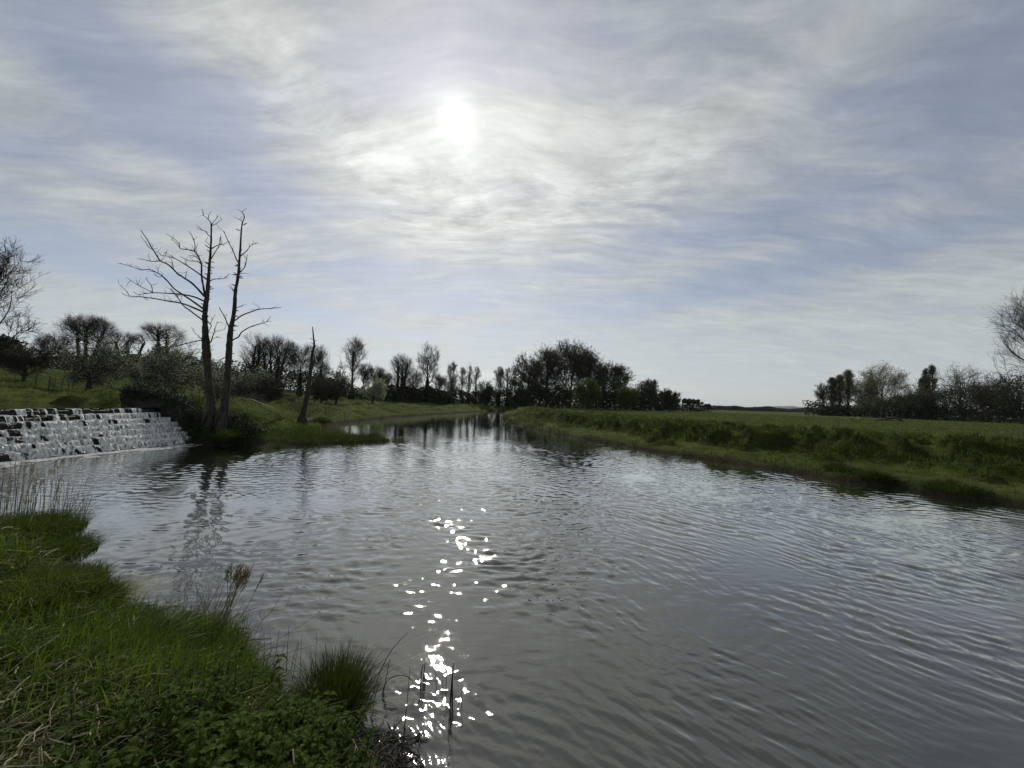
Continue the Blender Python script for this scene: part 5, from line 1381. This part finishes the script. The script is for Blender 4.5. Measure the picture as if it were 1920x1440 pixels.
def build_near():
    rng = np.random.default_rng(91)
    # short trodden turf everywhere on the near bank
    x, y, z = near_scatter(170000, -9, 0.2, 0.6, 5.6, rng)
    dn = pdist(x, y, NB)
    ok = (z > 0.1) & (rng.random(len(x)) < np.clip(2.6 / np.hypot(x, y), 0, 1) ** 1.2)
    x, y, z, dn = x[ok], y[ok], z[ok], dn[ok]
    lush = sst(0.42, 0.62, fbm(x * 0.9, y * 0.9, 121, 3))
    path = np.exp(-(((x + 2.55) / 0.9) ** 2 + ((y - 1.45) / 1.1) ** 2))
    far = sst(2.8, 3.6, y)
    hgt = (0.035 + 0.07 * lush * (1 - path) + 0.05 * far) * rng.uniform(0.5, 1.3, len(x))
    ok = rng.random(len(x)) < 1 - 0.45 * path
    x, y, z, hgt = x[ok], y[ok], z[ok], hgt[ok]; n = len(x)
    V, Q = blades(np.stack([x, y, z - .01], -1), hgt, rng.uniform(0.004, 0.008, n), rng.uniform(0, 6.28, n), rng.uniform(0.3, 1.7, n), rng, 3)
    tag(mesh_obj('turf', V, Q, M['grass']), 'short trodden turf of the near bank', kind='stuff')
    # long fresh grass on the brink
    x, y, z = near_scatter(90000, -6.5, -0.6, 1.6, 5.4, rng); dn = pdist(x, y, NB)
    m1 = np.exp(-(((x + 2.3) / 0.95) ** 2 + ((y - 2.62) / 0.5) ** 2)) * 1.2
    m2 = sst(-3.4, -4.2, x) * sst(2.7, 3.3, y) * 0.45 * sst(0.3, 0.6, fbm(x * 1.3, y * 1.3, 131, 2))
    m3 = sst(0.5, 0.25, dn) * sst(-1.5, -2.1, x) * 0.35
    ok = (z > 0.12) & (rng.random(len(x)) < np.maximum(np.maximum(m1, m2), m3)); x, y, z, dn = x[ok], y[ok], z[ok], dn[ok]; n = len(x)
    hgt = rng.uniform(0.12, 0.30, n) * (0.75 + 0.5 * fbm(x * 2, y * 2, 135, 2))
    yaw = np.arctan2(0.7, 0.75) + rng.normal(0, 1.3, n)
    V, Q = blades(np.stack([x, y, z - .01], -1), hgt, rng.uniform(0.005, 0.009, n), yaw, rng.uniform(0.1, 1.0, n), rng, 4)
    tag(mesh_obj('long_grass', V, Q, M['fresh']), 'long fresh grass along the brink of the near bank', kind='stuff')
    # cut stalks and straw lying about
    n = 21000
    x, y, z = near_scatter(n, -5.5, -0.5, 0.9, 3.9, rng)
    dn = pdist(x, y, NB); wgt = 0.25 + 1.0 * np.exp(-(((x + 2.5) / 1.1) ** 2 + ((y - 1.7) / 0.9) ** 2)) + 0.8 * np.exp(-(((x + 1.05) / 0.3) ** 2 + ((y - 2.35) / 0.25) ** 2))
    ok = (z > 0.08) & (rng.random(n) < wgt); x, y, z = x[ok], y[ok], z[ok]; n = len(x)
    a = rng.normal(0.25, 0.9, n); L = rng.uniform(0.03, 0.14, n) * np.where(rng.random(n) < 0.08, 2.2, 1.0)
    d = np.stack([np.cos(a), np.sin(a), rng.normal(0, 0.16, n)], -1)
    S = np.stack([x, y, z + rng.uniform(0.03, 0.10, n)], -1)
    mid = S + d * (L * 0.5)[:, None] + np.stack([rng.normal(0, .01, n), rng.normal(0, .01, n), rng.uniform(0, 0.02, n)], -1); end = S + d * L[:, None]
    P = np.stack([S, mid, end], 1); R = rng.uniform(0.0015, 0.0038, n)[:, None] * np.array([1, 1, 0.6])[None]
    g = rng.random(n) < 0.35
    for s_, m_, lab in ((g, M['straw'], 'dry straw scattered on the near bank'), (~g, M['cutgreen'], 'cut green stalks scattered on the near bank')):
        V, Q = tubes(P[s_], R[s_], 4); tag(mesh_obj('straw' if m_ is M['straw'] else 'cut_stalks', V, Q, m_), lab, kind='stuff')


build_near()


def nettles():
    """low nettle thicket: square stems with pairs of toothed pointed leaves"""
    rng = np.random.default_rng(97)
    n = 2200
    x = rng.uniform(-2.6, -0.6, n); y = rng.uniform(1.15, 2.75, n); z = terrain(x, y); dn = pdist(x, y, NB)
    f = np.exp(-(((x + 1.08) / 0.46) ** 2 + ((y - 1.95) / 0.55) ** 2)) * 1.25 * sst(0.25, 0.5, fbm(x * 3, y * 3, 141, 2))
    ok = (z > 0.2) & (rng.random(n) < f) & (dn > 0.08)
    x, y, z = x[ok], y[ok], z[ok]
    st = MB(); LV = []; LQ = []; cnt = 0
    # leaf outline: half widths along the length
    tl = np.array([0, .12, .28, .45, .62, .8, 1.0]); wl = np.array([.05, .34, .44, .38, .28, .15, .01])
    for i in range(len(x)):
        h = rng.uniform(0.05, 0.24); tilt = rng.normal(0, 0.25, 2)
        top = np.array([x[i] + tilt[0] * h, y[i] + tilt[1] * h, z[i] + h]); b = np.array([x[i], y[i], z[i] - .02])
        v, q = tubes(np.array([[b, (b + top) / 2 + rng.normal(0, .008, 3), top]]), np.array([[.0035, .003, .002]]), 4); st.add(v, q)
        k = int(h / 0.045) + 2; az = rng.uniform(0, 6.28)
        for j in range(k):
            f = (j + 1) / k; p = b + (top - b) * f; az += math.pi / 2
            for s_ in (0, math.pi):
                a = az + s_ + rng.normal(0, .25); L = rng.uniform(0.028, 0.065) * (1.15 - 0.5 * abs(f - 0.6)); dr = rng.uniform(-0.55, 0.25)
                d = np.array([math.cos(a), math.sin(a), 0]); sd = np.array([-math.sin(a), math.cos(a), 0])
                c = p[None] + d[None] * (tl * L)[:, None] + np.array([0, 0, 1])[None] * (dr * L * tl ** 1.5 + 0.25 * L * np.sin(tl * 3))[:, None]
                jag = 1 + 0.18 * np.array([0, 1, -1, 1, -1, 1, 0])
                wv = wl * L * 0.5 * 1.35
                l_ = c - sd * (wv * jag)[:, None] + np.array([0, 0, .12]) * wv[:, None]; r_ = c + sd * (wv * jag[::-1])[:, None] + np.array([0, 0, .12]) * wv[:, None]
                V = np.stack([l_, c - [0, 0, .002], r_], 1)
                idx = np.arange(21).reshape(7, 3)
                Q = np.concatenate([np.stack([idx[:-1, 0], idx[:-1, 1], idx[1:, 1], idx[1:, 0]], -1), np.stack([idx[:-1, 1], idx[:-1, 2], idx[1:, 2], idx[1:, 1]], -1)])
                LV.append(V.reshape(-1, 3)); LQ.append(Q + cnt); cnt += 21
    root_mb = MB(); root_mb.V = LV; root_mb.Q = LQ
    tag(root_mb.build('nettles', M['nettle']), 'bed of nettles with toothed leaves on the near bank', kind='stuff')
    tag(st.build('nettle_stems', M['nettle']), 'stems of the nettle bed on the near bank', kind='stuff')


nettles()


def weeds():
    rng = np.random.default_rng(99)
    x, y, z = near_scatter(3400, -6, -0.5, 0.9, 4.6, rng)
    ok = (z > 0.25) & (fbm(x * 1.7, y * 1.7, 145, 3) > 0.47); x, y, z = x[ok], y[ok], z[ok]
    P = np.repeat(np.stack([x, y, z + 0.035], -1), 7, 0) + rng.normal(0, 1, (len(x) * 7, 3)) * np.array([.028, .028, .016])
    V, Q = leaves(P, 0.036, rng, 0.7, 0.45)
    tag(mesh_obj('weeds', V, Q, M['nettle']), 'small leafy weeds among the turf of the near bank', kind='stuff')


weeds()


def stalks(name, label, cat, lines, mat, head=None, group=None, heads=(), origin=None):
    """clump of thin stems: lines of world points; heads: (point, dir, length, n) plumes"""
    og = np.array(lines[0][0][0] if origin is None else origin, float)
    root = empty(name, og, label, cat, group)
    mb = MB(); rng = np.random.default_rng(abs(hash(label)) % 1000 if False else len(label) * 7)
    for pts, r in lines:
        pts = np.asarray(pts, float)
        V, Q = polytube(pts, np.linspace(r, r * 0.45, len(pts)), 5, 4); mb.add(V, Q)
    mb.build('stem', mat, root, True, og)
    if heads:
        for p, d, L, n in heads:
            hb = MB(); p = np.asarray(p, float); d = nrm(np.asarray(d, float))
            S = p + d[None] * (rng.random(n) * L)[:, None]
            q = S + (d[None] + rng.normal(0, 0.45, (n, 3))) * rng.uniform(0.02, 0.05, (n, 1))
            V, Q = tubes(np.stack([S, q], 1), np.full((n, 2), 0.0022) * np.array([1, .5]), 3); hb.add(V, Q)
            hb.build('seed_head', M['reedhead'], root, False, og)
    return root


def near_plants():
    rng = np.random.default_rng(111)
    # brown plumed reed clump over the water: fan of stems in the plane Y about 3.2
    def fan(label, foot, tips, Y, dY, r, headn=0, headl=0.12, mat='reed', grp='dead reed clumps on the near bank', name='dead_reeds'):
        L = []; hd = []
        for (fx, fy), (tx, ty) in zip(foot, tips):
            y0 = Y + rng.normal(0, dY); y1 = y0 + rng.normal(0.08, dY)
            a = at(fx, fy, y0); b = at(tx, ty, y1); m_ = (a * .45 + b * .55) + rng.normal(0, .012, 3)
            L.append(([a, m_, b], r * rng.uniform(.8, 1.3)))
            if headn: hd.append((b - nrm(b - m_) * headl * .6, b - m_, headl, headn))
        return stalks(name, label, 'reeds', L, M[mat], group=grp, heads=hd)
    n = 20
    fan('bundle of tall dead reeds with brown plumes leaning over the water', [(402 + rng.normal(0, 14), 1205 + rng.normal(0, 8)) for _ in range(n)], [(452 + rng.normal(0, 13), 1072 + abs(rng.normal(0, 16))) for _ in range(n)], 3.15, .06, .0028, 26, .11)
    n = 28
    fan('thin straggly dead stems left of the plumed reed bundle', [(372 + rng.normal(0, 20), 1200 + rng.normal(0, 8)) for _ in range(n)], [(400 + rng.normal(0, 38), 1110 + rng.normal(0, 22)) for _ in range(n)], 3.15, .08, .0022)
    n = 64
    xs = rng.uniform(-15, 112, n)
    fan('dense stand of pale dead reeds above the grass at the left edge', [(v, 992) for v in xs], [(v + rng.normal(10, 7), 890 + rng.normal(0, 17)) for v in xs], 4.5, .25, .0030, 6, .10)
    n = 34
    fan('sparse dead reeds trailing right from the dense stand at the left edge', [(112 + rng.normal(6, 20), 1004 + rng.normal(0, 10)) for _ in range(n)], [(150 + rng.normal(0, 24), 920 + rng.normal(0, 18)) for _ in range(n)], 4.4, .15, .0024)
    n = 22
    fan('low tangle of dead stems along the brink below the plumed bundle', [(455 + rng.normal(0, 26), 1240 + rng.normal(0, 12)) for _ in range(n)], [(478 + rng.normal(0, 36), 1190 + rng.normal(0, 20)) for _ in range(n)], 3.0, .06, .002)
    fan('single bent dead stalk standing right of the left reeds', [(158, 960), (160, 962)], [(168, 888), (172, 930)], 4.5, .05, .003)
    # branched umbel stems
    A = lambda px, py, Y: at(px, py, Y)
    Y = 2.95
    stalks('umbel_stalk', 'branched dry stalk forking towards the upper right over the water', 'stalk', [([A(458, 1240, Y), A(478, 1190, Y), A(492, 1162, Y)], .003), ([A(492, 1162, Y), A(510, 1145, Y), A(527, 1115, Y + .05)], .0026), ([A(492, 1162, Y), A(486, 1150, Y), A(494, 1135, Y)], .002), ([A(510, 1145, Y), A(535, 1140, Y), A(548, 1108, Y)], .0018)], M['reed'])
    stalks('umbel_stalk', 'straight dry stalk left of the forking one', 'stalk', [([A(447, 1245, Y), A(453, 1190, Y), A(457, 1142, Y)], .003), ([A(453, 1190, Y), A(462, 1150, Y)], .0018)], M['reed'])
    stalks('umbel_stalk', 'dry stalk with small side shoots between the two taller stalks', 'stalk', [([A(460, 1236, Y), A(462, 1180, Y), A(466, 1150, Y)], .0026), ([A(462, 1190, Y), A(470, 1165, Y), A(472, 1150, Y)], .0016)], M['reed'])
    stalks('umbel_stalk', 'dry stalk leaning far right below the forking one', 'stalk', [([A(468, 1242, Y), A(488, 1215, Y), A(504, 1198, Y)], .0026)], M['reed'])
    stalks('umbel_stalk', 'pair of dry stalks beside the sedge tussock', 'stalk', [([A(510, 1272, Y), A(517, 1225, Y), A(524, 1180, Y)], .003), ([A(537, 1262, Y), A(539, 1215, Y), A(542, 1172, Y)], .0028), ([A(545, 1258, Y), A(552, 1228, Y), A(560, 1204, Y)], .0024)], M['wetstalk'])
    # drooping mat of dead sedge on the brink at left
    p = onz(200, 1100, .6)
    tussock(p[0], p[1], .13, .26, 520, M['straw'], 'tuft of pale dead sedge drooping over the brink at the left', 401, 'dead_sedge', 'tussock', wd=.008, bendr=(.7, 1.6), zoff=.05)
    # soft mounds of grass on the brink at the left
    for i, (px, py, r, h, lab) in enumerate(((72, 1004, .38, .22, 'big rounded grass mound on the brink, in front of the left reeds'), (20, 985, .5, .22, 'grass mound cut by the left edge below the dense reeds'), (140, 1064, .28, .18, 'smaller grass mound beside the drooping dead sedge'), (45, 1075, .45, .16, 'low grass mound between trodden turf and left edge'),
                                             (255, 1128, .28, .2, 'fresh grass mound at the brink above the long grass'))):
        p = onz(px, py + 25, .8)
        tussock(p[0], p[1], r, h, int(3800 * r / .4), M['grass'] if i != 4 else M['fresh'], lab, 410 + i, 'grass_mound', 'grass', 'grass mounds on the near bank', wd=.006, bendr=(.3, .9), dead=60, yawn=1.3)
    # sedge tussock at the water's edge
    p = onz(622, 1345, .06)
    tussock(p[0], p[1], .22, .40, 2400, M['sedge'], 'dark green sedge tussock at the muddy water edge', 402, 'sedge_tussock', 'tussock', wd=.0045, bendr=(.05, .75), dead=140, z0=0.06)
    L = []
    for fx, tx, ty in ((590, 594, 1185), (603, 611, 1208), (618, 624, 1216), (633, 641, 1203), (640, 643, 1210), (575, 590, 1226), (562, 566, 1190), (548, 560, 1204)):
        L.append(([at(fx, 1275, 2.75), at((fx + tx) / 2, (1275 + ty) / 2, 2.76), at(tx, ty, 2.78)], .0022))
    stalks('rush_stems', 'thin dark rush stems standing up out of the sedge tussock', 'rushes', L, M['wetstalk'])
    # dead reed litter between nettles and tussock
    n = 420; c = onz(585, 1370, .3)
    a = rng.normal(-0.5, .8, n); Ls = rng.uniform(.05, .2, n)
    S = np.stack([c[0] + rng.normal(0, .2, n), c[1] + rng.normal(0, .14, n), np.zeros(n)], -1); S[:, 2] = terrain(S[:, 0], S[:, 1]) + rng.uniform(.01, .10, n)
    S[:, 2] = np.maximum(S[:, 2], 0.03)
    d = np.stack([np.cos(a), np.sin(a), rng.normal(-.12, .2, n)], -1)
    P = np.stack([S, S + d * Ls[:, None] * .5 + rng.normal(0, .008, (n, 3)), S + d * Ls[:, None]], 1)
    V, Q = tubes(P, rng.uniform(.0018, .004, n)[:, None] * np.array([1, 1, .6]), 4)
    tag(mesh_obj('reed_litter', V, Q, M['reed']), 'matted dead reed litter beside the sedge tussock', kind='stuff')
    # stems standing in the shallow water
    def wet(label, lines, r=.003):
        r = r * 1.7
        return stalks('water_reed', label, 'reeds', [([onz(fx, fy, -.02)] + [at(px, py, onz(fx, fy)[1] + dy) for px, py, dy in rest], r) for fx, fy, rest in lines], M['wetstalk'], group='broken reeds standing in the shallow water')
    wet('two long dark reed stems leaning right at the muddy edge', [(692, 1326, [(712, 1262, .02), (735, 1218, .03), (765, 1186, .04)]), (698, 1324, [(708, 1290, .01), (714, 1270, .02)])], .0028)
    wet('bowed reed stem arching over the bright water', [(716, 1303, [(724, 1280, 0), (740, 1268, .01), (760, 1267, .02), (774, 1278, .03), (778, 1296, .02)]), (718, 1302, [(726, 1262, 0), (731, 1235, .01)])], .003)
    wet('stubby pair of broken reeds in the sun glitter', [(789, 1296, [(790, 1262, 0), (794, 1244, 0)]), (793, 1294, [(795, 1262, 0), (797, 1240, 0)]), (797, 1285, [(797, 1262, 0)])], .004)
    wet('tallest pair of broken reeds right of the sun glitter', [(843, 1335, [(847, 1280, 0), (851, 1243, 0)]), (848, 1336, [(848, 1285, 0), (849, 1250, 0)])], .004)
    wet('thin reed stem standing alone in front of the sun glitter', [(755, 1395, [(762, 1330, 0), (769, 1252, 0)])], .0022)
    wet('short thin reed stems behind the tallest pair', [(817, 1275, [(818, 1255, 0), (818, 1246, 0)]), (836, 1300, [(837, 1262, 0), (837, 1236, 0)]), (830, 1300, [(831, 1270, 0)])], .002)
    wet('low broken stem with splayed tip right of the glitter', [(868, 1328, [(865, 1318, 0), (866, 1284, 0)]), (866, 1318, [(874, 1326, 0)]), (866, 1318, [(858, 1312, 0)])], .002)
    # floating debris and clods at the muddy edge
    n = 300
    px = rng.normal(735, 26, n); py = rng.uniform(1370, 1450, n) ; S = np.array([onz(a_, b_, .015) for a_, b_ in zip(px, py)])
    S[:, 2] = np.maximum(terrain(S[:, 0], S[:, 1]), 0) + rng.uniform(.005, .03, n)
    a = rng.uniform(0, 6.28, n); Ls = rng.uniform(.02, .12, n); d = np.stack([np.cos(a), np.sin(a), rng.normal(0, .15, n)], -1)
    P = np.stack([S, S + d * Ls[:, None] * .5 + rng.normal(0, .006, (n, 3)), S + d * Ls[:, None]], 1)
    V, Q = tubes(P, rng.uniform(.0015, .005, n)[:, None] * np.array([1, 1, .6]), 5)
    tag(mesh_obj('floating_debris', V, Q, M['wetstalk']), 'wet dark twigs and weed at the muddy water edge', kind='stuff')


near_plants()


def build_haze():
    """thin even air that lets the far hill fade towards the sky"""
    r = 9200.0; z0, z1 = -2.5, 90.0
    V = [(x, y, z) for z in (z0, z1) for x, y in ((-r, -r), (r, -r), (r, r), (-r, r))]
    Q = [(3, 2, 1, 0), (4, 5, 6, 7), (0, 1, 5, 4), (1, 2, 6, 5), (2, 3, 7, 6), (3, 0, 4, 7)]
    m_, t = material('air_haze')
    v = t.n('ShaderNodeVolumePrincipled'); v.inputs['Color'].default_value = (0.86, 0.93, 1.0, 1); v.inputs['Density'].default_value = 0.00006; v.inputs['Anisotropy'].default_value = 0.3
    o = t.n('ShaderNodeOutputMaterial'); t.nt.links.new(v.outputs[0], o.inputs[1])
    tag(mesh_obj('haze', V, Q, m_), 'thin haze in the distance', kind='stuff')


build_haze()
